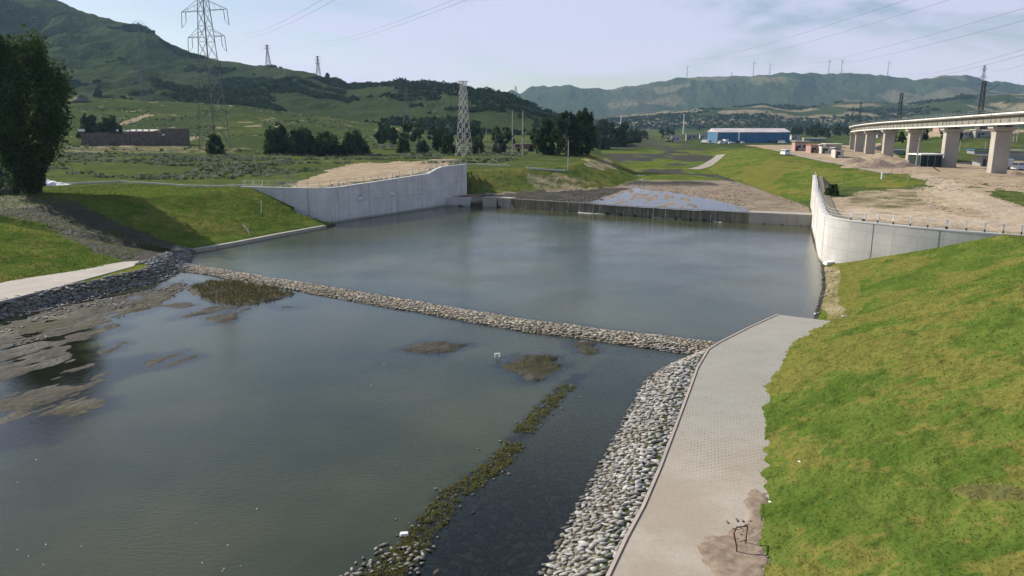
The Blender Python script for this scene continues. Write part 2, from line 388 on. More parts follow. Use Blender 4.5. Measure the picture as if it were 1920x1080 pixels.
dirt = np.maximum(dirt, .47*pm([(990, 322), (1080, 328), (1130, 345), (1090, 356), (1010, 356), (990, 340)])*near)
dirt = np.maximum(dirt, .5*pm([(1090, 300), (1140, 296), (1165, 318), (1110, 318)])*near)
dirt = np.maximum(dirt, .42*pm([(120, 274), (330, 272), (460, 278), (440, 288), (180, 287), (110, 286)]))
dirt = np.maximum(dirt, .30*pm([(0, 362), (90, 360), (200, 430), (330, 470), (260, 490), (150, 440), (60, 395), (0, 380)])*near)
dirt = np.maximum(dirt, .6*pm([(215, 235), (260, 218), (278, 212), (282, 216), (240, 234)]))
mud = np.maximum(mud, .45*pm([(1770, 925), (1800, 915), (1870, 912), (1990, 922), (1990, 942), (1860, 944), (1800, 936)])*near)
track = pm([(1670, 332), (1740, 326), (1800, 345), (1870, 378), (1990, 412), (1990, 440), (1880, 412), (1800, 385), (1740, 356)])*near
track = np.maximum(track, pm([(1560, 404), (1600, 392), (1700, 400), (1900, 412), (1960, 430), (1900, 432), (1700, 418)])*near*.8)
dirt = np.maximum(dirt, .5*pm([(1540, 600), (1535, 500), (1580, 500), (1575, 560), (1570, 600)])*near)
dry = np.where(dR > 0, 1, .65)*dryf(GX, GY)
dry = np.maximum(dry, .8*pm([(1540, 600), (1535, 495), (1620, 500), (1600, 600), (1500, 660), (1490, 720), (1430, 700)])*near)
dry = np.maximum(dry, np.where(up & (dL > 0) & (dL < 30) & (GX < 40), .25+.5*sstep(fbm(GX/5, GY/5, 4, 106), .4, .6), 0))
lush = np.where(up & (dL > 0) & (dL < 16) & (GX > -12) & (GY < 300), .55, lush)
dry = np.maximum(dry, .85*pm([(1450, 340), (1500, 305), (1440, 300), (1370, 330), (1480, 385)])*near)
dry = np.maximum(dry, pm([(1770, 925), (1800, 915), (1870, 912), (1990, 922), (1990, 942), (1860, 944), (1800, 936)])*near)
forest = np.where(zone == 2, np.clip(.93+.07*sstep(fbm(GX/75, GY/75, 4, 111)+.16*sstep(GX/GY, -.30, -.10)-.08*sstep(PY, 225, 170), .42, .62), 0, 1), 0)
forest = np.maximum(forest, np.where(zone >= 3, .85+.15*sstep(fbm(GX/160, GY/160, 5, 121), .42, .62), 0))
forest = np.where((zone == 0) & (GY > 420) & (GX > .05*GY) & (GX < .5*GY), .6*sstep(fbm(GX/60, GY/90, 3, 131), .42, .55), forest)
forest = np.where(zone == 1, .20+.35*sstep(fbm(GX/25, GY/40, 3, 145), .4, .6), forest)
rock = np.where((zone >= 1), sstep(fbm(GX/9, GY/14, 5, 141), .66, .74), 0)*np.where(zone == 1, .75, .45)
dirt = np.maximum(dirt, rock*.8); dirt = np.maximum(dirt, np.where(zone == 2, .30*sstep(fbm(GX/60, GY/90, 5, 147), .45, .62), 0)); dirt = np.maximum(dirt, np.where(zone == 4, .42*sstep(fbm(GX/260, GY/260, 4, 151), .5, .62), 0))
dirt = np.maximum(dirt, np.where(zone == 3, .5*sstep(fbm(GX/120, GY/120, 4, 155), .5, .6), 0))
mud = np.maximum(mud, .95*pm([(-60, 366), (40, 360), (120, 372), (230, 425), (350, 468), (330, 480), (240, 492), (170, 470), (90, 420), (0, 398), (-60, 392)])*near)
cob = np.where((GH < .1) & ~up & (sdist(GX, GY, WEED) > .3) & (GY < 52) & (dR < 0), 1.0, 0)
cob = np.maximum(cob, np.where(~up & (((dR < -5.2) & (dR > -8.5) & (GY < 60)) | (info['ds'] < 2.2) & (GX > -40) & (GX < 15) | ((dL > -.3) & (dL < 2.4) & (GY < 95))), 1.0, 0))
setattr_c(me, 'ma', np.stack([dirt, lush, forest, dry], -1).reshape(-1, 4))
setattr_c(me, 'mb', np.stack([mud, grav, cob, track], -1).reshape(-1, 4))
m, T = mat('ground')
g = T('ShaderNodeNewGeometry').outputs['Position']
A = T('ShaderNodeAttribute', {'attribute_name': 'ma'}); SA = T('ShaderNodeSeparateColor', None, Color=A.outputs['Color'])
B = T('ShaderNodeAttribute', {'attribute_name': 'mb'}); SB = T('ShaderNodeSeparateColor', None, Color=B.outputs['Color'])
nS = T.noise(g, 2.6, 6, .7); nM = T.noise(g, .33, 5, .6); nL = T.noise(g, .035, 5, .6); nT = T.noise(g, 9.0, 4, .65)
def thr(mask, n, w=.7):      # mask broken up by noise
    v = T.math('ADD', mask, T.math('MULTIPLY', T.math('SUBTRACT', n, .5), w)); return T.mr(v, .30, .70)
wild = T.mix(T.mr(nM, .35, .65), (.048, .076, .020), (.110, .135, .042))
wild = T.mix(T.mr(nS, .46, .76), wild, (.115, .11, .055))
wild = T.mix(T.mr(nL, .4, .65), wild, (.06, .085, .03))
lushc = T.mix(T.mr(nM, .34, .62), (.058, .102, .018), (.100, .138, .028))
lushc = T.mix(T.math('MULTIPLY', T.mr(nS, .45, .75), .55), lushc, (.14, .155, .03))
dryn = T.math('MULTIPLY', thr(A.outputs['Alpha'], nM, .5), T.mr(nS, .25, .7, .25, .70))
lushc = T.mix(dryn, lushc, (.190, .160, .045))
c = T.mix(thr(SA.outputs[1], nM, .3), wild, lushc)
c = T.mix(T.math('MULTIPLY', T.math('MINIMUM', T.math('MAXIMUM', T.math('ADD', SA.outputs[2], T.math('MULTIPLY', T.math('SUBTRACT', nL, .5), T.math('MULTIPLY', SA.outputs[2], 2.2))), 0.0), 1.0), .9), c, T.mix(T.mr(T.math('ADD', T.math('MULTIPLY', nL, .7), T.math('MULTIPLY', nS, .3)), .36, .64), (.013, .028, .013), (.046, .066, .030)))
dc = T.mix(T.mr(nM, .3, .7), (.29, .225, .150), (.40, .325, .235)); dc = T.mix(T.math('MULTIPLY', T.mr(nS, .5, .75), .4), dc, (.22, .17, .12)); dc = T.mix(T.math('MULTIPLY', T.mr(T.math('ADD', B.outputs['Alpha'], T.math('MULTIPLY', T.math('SUBTRACT', nM, .5), .7)), .3, .7), .8), dc, (.43, .355, .265))
c = T.mix(thr(SA.outputs[0], T.math('ADD', T.math('MULTIPLY', nM, .6), T.math('MULTIPLY', nS, .4)), 1.0), c, dc)
gc = T.mix(T.mr(nT, .35, .65), (.19, .155, .115), (.32, .27, .21)); gc = T.mix(T.mr(nM, .45, .62), gc, (.20, .155, .11))
c = T.mix(thr(SB.outputs[1], nM, .3), c, gc)
mc = T.mix(T.mr(nM, .35, .65), (.034, .033, .026), (.066, .061, .048)); mc = T.mix(T.mr(nS, .5, .7), mc, (.048, .044, .032)); mc = T.mix(T.mr(T.noise(g, .16, 4, .6), .5, .65, 0, .8), mc, (.040, .040, .014))
c = T.mix(thr(SB.outputs[0], nM, .3), c, mc)
vor = T('ShaderNodeTexVoronoi', {'feature': 'DISTANCE_TO_EDGE'}, Vector=g, Scale=1.9, Randomness=1.0).outputs[0]
vc = T('ShaderNodeTexVoronoi', None, Vector=g, Scale=1.9, Randomness=1.0).outputs['Color']
vcs = T('ShaderNodeSeparateColor', None, Color=vc).outputs[0]
cc = T.mix(T.mr(vor, .0, .12), (.02, .02, .016), T.mix(vcs, (.14, .13, .095), (.28, .26, .19)))
c = T.mix(SB.outputs[2], c, cc)
b = T('ShaderNodeBsdfPrincipled', None, Base_Color=c, Roughness=T.math('SUBTRACT', .95, T.math('MULTIPLY', SB.outputs[0], T.mr(nM, .35, .6, .35, .1))))
T.l.new(T.math('MULTIPLY', SB.outputs[0], .10), b.inputs['Specular IOR Level'])
hb = T.math('ADD', T.math('MULTIPLY', nT, .5), T.math('MULTIPLY', nS, 1.0))
bn = T('ShaderNodeBump', None, Strength=.55, Distance=.18, Height=hb)
bn2 = T('ShaderNodeBump', None, Strength=.5, Distance=3.0, Height=T.noise(g, .09, 6, .65), Normal=bn.outputs[0])
yy = T('ShaderNodeSeparateXYZ', None, Vector=g).outputs[1]
bn3 = T('ShaderNodeBump', None, Strength=T.mr(yy, 450, 900, 0, 1.0), Distance=26.0, Height=T.noise(T('ShaderNodeMapping', None, Vector=g, Scale=(1, .45, .6)).outputs[0], .013, 6, .62), Normal=bn2.outputs[0])
T.l.new(bn3.outputs[0], b.inputs['Normal']); out(T, b.outputs[0])
GROUND = tag(link('ground', me, m), kind='structure')
# ------------------------------------------------------------------ water
def water_mat(name, turb=(.045, .060, .030), rough=.06, bs=.25, film=False):
    m, T = mat(name)
    g = T('ShaderNodeNewGeometry').outputs['Position']
    at = T('ShaderNodeSeparateColor', None, Color=T('ShaderNodeAttribute', {'attribute_name': 'wa'}).outputs['Color'])
    mp = T('ShaderNodeMapping', None, Vector=g, Scale=(1.0, 2.2, 1), Rotation=(0, 0, R(10)))
    n1 = T.noise(mp.outputs[0], 2.6, 3, .6); n2 = T.noise(g, .12, 3, .5); n3 = T.noise(g, .045, 4, .6)
    amp = T.math('MULTIPLY', at.outputs[1], T.mr(n2, .3, .7, .55, 1.0))
    bn = T('ShaderNodeBump', None, Strength=T.math('MULTIPLY', amp, bs*1.4), Distance=.10, Height=n1)
    fr = T('ShaderNodeFresnel', None, IOR=1.33, Normal=bn.outputs[0])
    tc = T.mix(T.mr(n3, .36, .64), tuple(c*.8 for c in turb), tuple(c*k for c, k in zip(turb, (1.75, 1.4, 1.25))))
    tc = T.mix(T.math('MULTIPLY', at.outputs[2], T.mr(T.noise(g, .9, 5, .65), .3, .6)), tc, (.115, .105, .075))
    df = T('ShaderNodeBsdfDiffuse', None, Color=tc)
    tr = T('ShaderNodeBsdfTransparent', None, Color=(.66, .70, .58, 1))
    body = T('ShaderNodeMixShader', None, i0=at.outputs[0], i1=df.outputs[0], i2=tr.outputs[0])
    gl = T('ShaderNodeBsdfGlossy', None, Color=(1, 1, 1, 1), Roughness=rough, Normal=bn.outputs[0])
    fac = T.math('MINIMUM', T.math('MULTIPLY_ADD', fr.outputs[0], 1.0, .012), 1.0)
    out(T, T('ShaderNodeMixShader', None, i0=fac, i1=body.outputs[0], i2=gl.outputs[0]).outputs[0]); return m
xs = np.arange(-110, 62, .6); ys = np.arange(4, 160, .6); wx, wy = np.meshgrid(xs, ys)
wd = sdist(wx, wy, WEED); ws = sdist(wx, wy, SILL)
lower = (ws < 0) | (wy < 50)
clear = np.where((wd > 0) & (wy < 52), .80, .30)
clear = np.where((wd > 0) & (wy < 52), .92-.40*sstep(wy, 26, 44), clear)
edge = hfun(wx, wy); clear = np.maximum(clear, .85*sstep(edge, -.38, -.05))
up_ = (-ws > 0); isup = sdist(wx, wy, SILL) < 0
calm = np.ones_like(wx); dm = np.hypot(wx+32, (wy-62)*.8); calm = np.where(isup & (wy > 50), .8, .30+.7*sstep(dm, 12, 38))
calm = np.where((wd > 0) & (wy < 50), .5, calm)
clear = np.where(isup & (wy > 56), .12+.5*sstep(edge, -.38, -.05), clear)
n = wx.size; idx = np.arange(n).reshape(wx.shape)
F = np.stack([idx[:-1, :-1], idx[:-1, 1:], idx[1:, 1:], idx[1:, :-1]], -1).reshape(-1, 4)
keep = ~((wy.ravel()[F[:, 2]] > 156) | (wx.ravel()[F[:, 0]] > 58)) & (sdist(wx.ravel()[F[:, 0]], wy.ravel()[F[:, 0]], WEIR) > -.5)
me = npmesh('water', np.stack([wx, wy, 0*wx], -1).reshape(-1, 3), F[keep])
silt = np.zeros_like(wx)
for pl_, wd_, am_ in (([(225, 815), (262, 850), (330, 900), (450, 955), (600, 1005), (760, 1050)], 1.0, .50), ([(560, 880), (760, 800), (900, 720)], 1.6, .28), ([(520, 705), (700, 670), (900, 690)], 3.0, .40), ([(120, 830), (240, 760), (330, 690)], 3.0, .55), ([(1000, 640), (1080, 690)], 2.0, .3), ([(60, 1050), (300, 1010), (500, 1040)], 2.2, .22)):
    silt = np.maximum(silt, am_*sstep(-np.abs(sdist_closed(wx+1.2*(fbm(wx/3, wy/3, 3, 171)-.5), wy, wpoly(pl_+pl_[::-1]))), -wd_*1.8, -.1*wd_))
silt *= isup
setattr_c(me, 'wa', np.stack([clear, calm, silt, 0*calm+1], -1).reshape(-1, 4))
tag(link('water', me, water_mat('water')), kind='structure')
def sheet(name, poly, zf, m, kind='structure', sub=0, label=None, cat=None):
    import mathutils
    me = bpy.data.meshes.new(name); me.from_pydata([(p[0], p[1], zf(p[0], p[1])) for p in poly], [], [tuple(range(len(poly)))]); me.update()
    if me.polygons[0].normal.z < 0: me.flip_normals()
    o = link(name, me, m); tag(o, label, cat, None, kind); return o
def gridsheet(name, poly, off, m, step, wa=None, **kw):
    x0, x1 = min(p[0] for p in poly), max(p[0] for p in poly); y0, y1 = min(p[1] for p in poly), max(p[1] for p in poly)
    X, Y = np.meshgrid(np.arange(x0-step, x1+step*2, step), np.arange(y0-step, y1+step*2, step))
    Z = off(X, Y) if callable(off) else np.full(X.shape, float(off))
    # clamp outline vertices onto the polygon so the border is clean
    ins = pip(X, Y, poly); idx = np.arange(X.size).reshape(X.shape)
    q = np.stack([idx[:-1, :-1], idx[:-1, 1:], idx[1:, 1:], idx[1:, :-1]], -1).reshape(-1, 4); k = ins.ravel()[q].sum(1) >= 2
    me = npmesh(name, np.stack([X, Y, Z], -1).reshape(-1, 3), q[k], True)
    if wa is not None: setattr_c(me, 'wa', np.tile(np.array(wa, float), (X.size, 1)))
    o = link(name, me, m); tag(o, kw.get('label'), kw.get('cat'), None, kw.get('kind', 'structure')); return o
# film of water running over the weir crest and the brook that feeds it
film = wpoly([(1095, 380), (1128, 373), (1155, 364), (1180, 358), (1215, 357), (1250, 360), (1292, 367), (1345, 377), (1392, 388), (1402, 396), (1300, 394), (1200, 388), (1120, 383)], 1.8)
film = [(a, b) for a, b in film]
gridsheet('water', film, lambda X, Y: 1.740+.0030*np.clip(-sdist(X, Y, WEIR), 0, None), water_mat('shallow_water', (.10, .095, .085), .22, .2), .6, (.75, .8, 0, 1))
brook = wpoly([(1190, 357), (1196, 349), (1188, 342), (1194, 335), (1200, 327), (1205, 327), (1203, 336), (1197, 342), (1206, 349), (1206, 357)], 1.9)
gridsheet('brook_water', brook, lambda X, Y: 1.745+.003*np.clip(-sdist(X, Y, WEIR), 0, None), water_mat('brook', (.10, .10, .085), .12, .12), 1.6, (.5, .5, 0, 1))
# ------------------------------------------------------------------ concrete materials
def concrete(name, base, stain=(.16, .15, .12), sc=1.0, streak=.6, lift=None, panels=False):
    m, T = mat(name)
    g = T('ShaderNodeNewGeometry').outputs['Position']; sz = T('ShaderNodeSeparateXYZ', None, Vector=g).outputs[2]
    mp = T('ShaderNodeMapping', None, Vector=g, Scale=(1.6*sc, 1.6*sc, .10*sc))
    st = T.noise(mp.outputs[0], 1.3, 5, .65); nb = T.noise(g, .5*sc, 5, .6); nf = T.noise(g, 7*sc, 4, .6)
    c = T.mix(T.mr(nb, .3, .7), tuple(v*.86 for v in base), tuple(v*1.1 for v in base))
    c = T.mix(T.math('MULTIPLY', T.mr(st, .5, .75), streak), c, stain)
    c = T.mix(T.math('MULTIPLY', T.mr(nf, .45, .7), .18), c, tuple(v*.6 for v in base))
    if lift:      # damp tide line near the waterline
        c = T.mix(T.math('MULTIPLY', T.mr(sz, lift[0], lift[1], 1, 0), lift[2]), c, lift[3])
    if panels:
        au = T('ShaderNodeAttribute', {'attribute_name': 'run'}).outputs['Fac']; cu = T.math('DIVIDE', au, 2.44); cz = T.math('DIVIDE', T.math('ADD', sz, .35), 1.22)
        cell = T('ShaderNodeCombineXYZ', None, X=T.math('FLOOR', cu), Y=T.math('FLOOR', cz)); wn = T('ShaderNodeTexWhiteNoise', None, Vector=cell.outputs[0]).outputs['Value']
        c = T.mix(T.math('MULTIPLY', wn, .30), c, tuple(v*.72 for v in base))
        fu = T.math('ABSOLUTE', T.math('SUBTRACT', T.math('FRACT', cu), .5)); fz = T.math('ABSOLUTE', T.math('SUBTRACT', T.math('FRACT', cz), .5))
        ln = T.math('MAXIMUM', T.mr(fu, .485, .497), T.mr(fz, .470, .494)); c = T.mix(T.math('MULTIPLY', ln, .45), c, tuple(v*.45 for v in base))
    b = T('ShaderNodeBsdfPrincipled', None, Base_Color=c, Roughness=.88); b.inputs['Specular IOR Level'].default_value = .25
    bn = T('ShaderNodeBump', None, Strength=.25, Distance=.03, Height=nf); T.l.new(bn.outputs[0], b.inputs['Normal'])
    out(T, b.outputs[0]); return m
M_wallL = concrete('wall_concrete', (.58, .58, .56), (.25, .26, .26), .8, .6, (.05, .6, .75, (.13, .13, .09)), True)
M_wallR = concrete('pale_wall_concrete', (.54, .525, .50), (.44, .42, .39), .7, .5, (.05, .5, .6, (.2, .19, .15)), True)
M_cope = concrete('coping_concrete', (.55, .545, .53), (.42, .40, .37), 1, .3)
M_conc = concrete('weathered_concrete', (.33, .31, .27), (.20, .185, .15), 1, .6)
M_joint = simple('joint_filler', (.09, .09, .09), .9)
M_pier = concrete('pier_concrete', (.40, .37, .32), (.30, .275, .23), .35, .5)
M_gird = concrete('shaded_girder_concrete', (.25, .24, .205), (.11, .105, .09), .4, .6)  # shade on the girder web is put into this darker colour
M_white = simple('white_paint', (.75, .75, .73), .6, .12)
M_wet = None
m, T = mat('wet_stained_concrete')
g = T('ShaderNodeNewGeometry').outputs['Position']
mp = T('ShaderNodeMapping', None, Vector=g, Scale=(1.6, 1.6, .07)); st = T.noise(mp.outputs[0], 1.6, 5, .7)
st2 = T.noise(mp.outputs[0], 3.3, 3, .6); nb = T.noise(g, .25, 3, .5)
c = T.mix(T.mr(st, .35, .65), (.075, .064, .036), (.19, .165, .11)); c = T.mix(T.math('MULTIPLY', T.mr(st2, .62, .72), .6), c, (.27, .24, .18))
c = T.mix(T.mr(nb, .45, .6, 0, .5), c, (.055, .060, .030))
b = T('ShaderNodeBsdfPrincipled', None, Base_Color=c, Roughness=.4); out(T, b.outputs[0]); M_wet = m
# ------------------------------------------------------------------ retaining walls
def offset_poly(pts, d):      # d>0 to the left of travel
    out_ = []
    for i, p in enumerate(pts):
        a = Vector(pts[max(i-1, 0)][:2]); b_ = Vector(pts[min(i+1, len(pts)-1)][:2]); t = (b_-a).normalized()
        n = Vector((-t.y, t.x)); out_.append((p[0]+n.x*d, p[1]+n.y*d))
    return out_
def wall_strip(mb, pts, zb, zt, d0, d1):
    A_ = offset_poly(pts, d0); B_ = offset_poly(pts, d1); n = len(pts); v = []
    for i in range(n):
        v += [(A_[i][0], A_[i][1], zb[i]), (A_[i][0], A_[i][1], zt[i]), (B_[i][0], B_[i][1], zt[i]), (B_[i][0], B_[i][1], zb[i])]
    f = []
    for i in range(n-1):
        for k in range(4): f.append((4*i+k, 4*i+(k+1) % 4, 4*i+4+(k+1) % 4, 4*i+4+k))
    f += [(0, 3, 2, 1), (4*n-4, 4*n-3, 4*n-2, 4*n-1)]
    mb.add(v, f); return mb
def refine(pts, zs, step=1.0, smooth=True):
    o, z = [], []
    for i in range(len(pts)-1):
        a, b_ = Vector(pts[i]), Vector(pts[i+1]); k = max(1, int((b_-a).length/step))
        p0 = Vector(pts[max(i-1, 0)]); p3 = Vector(pts[min(i+2, len(pts)-1)])
        for j in range(k):
            t = j/k; q = .5*((2*a)+(b_-p0)*t+(2*p0-5*a+4*b_-p3)*t*t+(3*a-3*b_+p3-p0)*t**3) if smooth else a.lerp(b_, t)
            o.append((q.x, q.y)); z.append(zs[i]*(1-t)+zs[i+1]*t)
    o.append(pts[-1]); z.append(zs[-1]); return o, z
def along(pts, zs, s):
    acc = 0
    for i in range(len(pts)-1):
        a, b_ = Vector(pts[i]), Vector(pts[i+1]); L = (b_-a).length
        if acc+L >= s or i == len(pts)-2:
            t = (s-acc)/L; p = a.lerp(b_, t); return (p.x, p.y, zs[i]*(1-t)+zs[i+1]*t), (b_-a).normalized()
        acc += L
LW, LWZ = refine(LW, LWZ, 1.2); RW, RWZ = refine(RW, RWZ, 1.2)
def arclen(pts): return sum((Vector(pts[i+1])-Vector(pts[i])).length for i in range(len(pts)-1))
def retaining(label, pts, zs, m, side, joints):
    t = thing('retaining_wall', label, 'retaining wall', (pts[3][0], pts[3][1], 0))
    inv = Matrix.Translation(-t.location)
    def bld(mb, n, mm): 
        o = mb.build(n, mm, t); o.matrix_parent_inverse = inv
        if n in ('wall_face', 'coping'):
            o.data.polygons.foreach_set('use_smooth', [True]*len(o.data.polygons)); o.data.set_sharp_from_angle(angle=R(35))
        return o
    p, z = refine(pts, zs)
    wf = bld(wall_strip(MB(), p, [-1.0]*len(p), [a-.14 for a in z], 0, side*.55), 'wall_face', m)
    run = np.concatenate([[0], np.cumsum([(Vector(p[i+1])-Vector(p[i])).length for i in range(len(p)-1)])]); setattr_f(wf.data, 'run', np.repeat(run, 4))
    bld(wall_strip(MB(), p, [a-.14 for a in z], z, -side*.035, side*.60), 'coping', M_cope)
    for s in joints:
        q, d = along(pts, zs, s); n = Vector((-d.y, d.x))*side
        mb = MB(); a = Vector((q[0], q[1], 0))-Vector((n.x, n.y, 0))*.006
        mb.box((a.x, a.y, (q[2]-1.2)/2), (.035, .03, q[2]+.9), math.atan2(d.y, d.x)); bld(mb, 'joint', M_joint)
    return t, bld
LWo = LW; tL, bldL = retaining('tall grey concrete retaining wall curving along the left shore of the upper pool', LW, LWZ, M_wallL, 1, [7, 14, 19.5, 27, 34.5, 42])
tR, bldR = retaining('pale sunlit concrete retaining wall curving along the right shore below the dirt yard', RW, RWZ, M_wallR, 1, [9, 21, 32, 48.5, 56.3, 63])
# gauge plates on the left wall: dark top bar, pale plate, dark foot
gl_, dk = simple('marker_white', (.62, .66, .68), .6), simple('marker_dark', (.05, .055, .07), .7)
for i, (px, py) in enumerate([(676, 371), (707, 367), (736, 363)]):
    best = None
    for s in np.arange(14, 40, .1):
        q, d = along(LW, LWZ, s); qx, _ = proj(q[0], q[1], 3.0)
        if best is None or abs(qx-px) < best[0]: best = (abs(qx-px), q, d)
    _, q, d = best; n = Vector((d.y, -d.x, 0)); w = .62
    zc = 16+(q[1]/(cP+(540-py)/FPX*sP))*(-sP+(540-py)/FPX*cP)
    a = Vector((q[0], q[1], zc))+n*.025; rz = math.atan2(d.y, d.x)
    mb = MB().box(a, (w, .03, .62), rz)
    o = bldL(mb, 'marker_plate', gl_); o['label'] = ['marker plate with a pair of dark blocks above and below', 'white marker plate with a dark foot', 'faint pale marker plate'][i]
    mb = MB()
    if i == 0:
        for sx in (-.19, .19):
            for z_ in (.42, -.38): mb.box(a+Vector((d.x*sx, d.y*sx, z_)), (.24, .035, .15), rz)
    else: mb.box(a+Vector((0, 0, -.37)), (.6, .035, .1), rz)
    if i == 1: mb.box(a+Vector((0, 0, .02))+n*.004, (.5, .03, .05), rz); mb.box(a+Vector((0, 0, .2))+n*.004, (.5, .03, .04), rz)
    bldL(mb, 'marker_block', dk)
mb = MB()       # weep holes near the far end of the left wall
for r_ in range(2):
    for k in range(9):
        q, d = along(LW, LWZ, 36.5+k*.75); n = Vector((d.y, -d.x, 0)); p_ = Vector((q[0], q[1], 3.9-r_*.9))+n*.012
        mb.box(p_, (.13, .03, .13), math.atan2(d.y, d.x))
o = bldL(mb, 'weep_holes', dk)
# ------------------------------------------------------------------ railings
M_rail = simple('rail_metal', (.50, .50, .50), .5, .2, metal=.2); M_railw = simple('white_rail_paint', (.72, .71, .69), .55, .15); M_foot = simple('dark_post_foot', (.06, .045, .035), .8)
def railing(label, pts, zs, posts, h, m, w, off, foot=True, rails=(1.0, .55)):
    op = offset_poly(pts, off)
    q0, _ = along(op, zs, posts[0]); t = thing('guard_railing', label, 'railing', q0)
    for s in posts:
        q, d = along(op, zs, s); mb = MB(); rz = math.atan2(d.y, d.x)
        loc = Vector(q)-Vector(q0)
        mb.box(loc+Vector((0, 0, h*.66)), (w, w*.8, h*.7), rz).box(loc+Vector((0, 0, h*1.0)), (w*1.9, w*.9, .05), rz)
        po = mb.build('post', m, t)
        if foot: MB().box(loc+Vector((0, 0, h*.155)), (w*.95, w*.75, h*.31), rz).build('post_foot', M_foot, po)
        else: MB().box(loc+Vector((0, 0, h*.155)), (w*.95, w*.75, h*.31), rz).build('post_foot', m, po)
    for r_ in rails:
        pp = []
        for s in np.linspace(posts[0], posts[-1], max(2, int((posts[-1]-posts[0])/.8))):
            q, d = along(op, zs, s); pp.append(Vector(q)-Vector(q0)+Vector((0, 0, h*r_)))
        MB().tube(pp, .022, 5).build('rail', m, t)
    return t
def s_at(pts, zs, px, lo, hi, off=.3):
    best = (1e9, 0)
    for s in np.arange(lo, hi, .05):
        q, d = along(pts, zs, s); x, _ = proj(q[0], q[1], q[2])
        if abs(x-px) < best[0]: best = (abs(x-px), s)
    return best[1]
aR = arclen(RW); aL = arclen(LW)
s47 = next(s for s in np.arange(40, 70, .1) if along(RW, RWZ, s)[0][1] < 84)
pr = [s_at(RW, RWZ, px, s47, aR) for px in (1571, 1588, 1609, 1612.5, 1638, 1667, 1698, 1731, 1764, 1768, 1803, 1837, 1872, 1906)]
far = list(np.arange(2, pr[0]-1, 2.4))
railing('low grey post railing running along the far curved top of the pale right wall', RW, RWZ, far+[pr[0]-.2], .95, M_rail, .06, .32, False, (1.0, .66, .33))
railing('white rail panel with three posts on the near top of the pale right wall', RW, RWZ, [pr[3], pr[4], pr[5]], .92, M_railw, .15, .30)
railing('short white posts with thin rails on the bend of the pale right wall', RW, RWZ, pr[0:3], .88, M_railw, .12, .30)
railing('thin railing with dark-footed white posts along the right wall towards the photo edge', RW, RWZ, pr[6:], .92, M_railw, .13, .30, True, (1.0,))
railing('grey railing along the top of the left retaining wall', LW, LWZ, [.2]+list(np.arange(2.2, aL-.3, 1.95)), 1.05, M_rail, .075, .30, False, (1.0, .35))
railing('row of white end posts where the left wall railing begins', offset_poly(LW, .9), [z-.05 for z in LWZ], [.1, 2.1, 4.2], 1.05, M_railw, .11, .0, False, (1.0, .2))
# verges behind the walls
M_verge = simple('dusty_verge', (.29, .25, .2), .95, .3, 1.5, bump=.4, col2=(.17, .17, .10))
for pts, zs, nm in ((LW, LWZ, 'verge'), (RW, RWZ, 'verge')):
    p, z = refine(pts, zs, 1.0); A_, B_, C_ = offset_poly(p, .56), offset_poly(p, 1.6), offset_poly(p, 3.4); v = []; f = []
    for i in range(len(p)):
        v += [(A_[i][0], A_[i][1], z[i]-.16), (B_[i][0], B_[i][1], max(z[i]-.2, min(z[i]-.05, hz(*B_[i])+.04))), (C_[i][0], C_[i][1], hz(*C_[i])-.12)]
    for i in range(len(p)-1):
        f += [(3*i, 3*i+3, 3*i+4, 3*i+1), (3*i+1, 3*i+4, 3*i+5, 3*i+2)]
    mb = MB().add(v, f); tag(mb.build(nm, M_verge), kind='structure')
# ------------------------------------------------------------------ the weir
tW = thing('weir', 'long low concrete weir with water trickling over its stained brown face', 'weir', (0, 0, 0))
def wseg(s0, s1, z, m, name, d0=0, d1=1.3, zb=-.8):
    zs = [z]*len(WEIR); q = [along(WEIR, zs, s)[0][:2] for s in np.linspace(s0, s1, 12)]
    return wall_strip(MB(), q, [zb]*12, [z]*12, d0, d1).build(name, m, tW)
AW = arclen(WEIR)
def wS(px): 
    best = (1e9, 0)
    for s in np.arange(0, AW, .1):
        q, _ = along(WEIR, [1.8]*5, s); x, _y = proj(*q)
        if abs(x-px) < best[0]: best = (abs(x-px), s)
    return best[1]
s_a, s_b, s_c, s_d, s_e = wS(882), wS(905), wS(935), wS(958), wS(1405)
wseg(s_e, AW+.4, 1.84, M_conc, 'dry_end_wall', -.05, 3.2)
wseg(s_d, s_e, 1.765, M_wet, 'overflow_face', 0, 1.1)
wseg(s_c, s_d, 1.86, M_conc, 'sluice_block', -.15, 2.2)
wseg(s_b, s_c-.4, 1.86, M_conc, 'sluice_block', -.15, 2.2)
wseg(s_b-.2, s_c+.3, 1.2, M_wet, 'sluice_gate', .5, 1.2)
wseg(s_a, s_b, 1.0, M_wet, 'sluice_gate', .8, 1.6)
wseg(-.6, s_a, 1.66, M_wallL, 'abutment', -.4, 2.5)
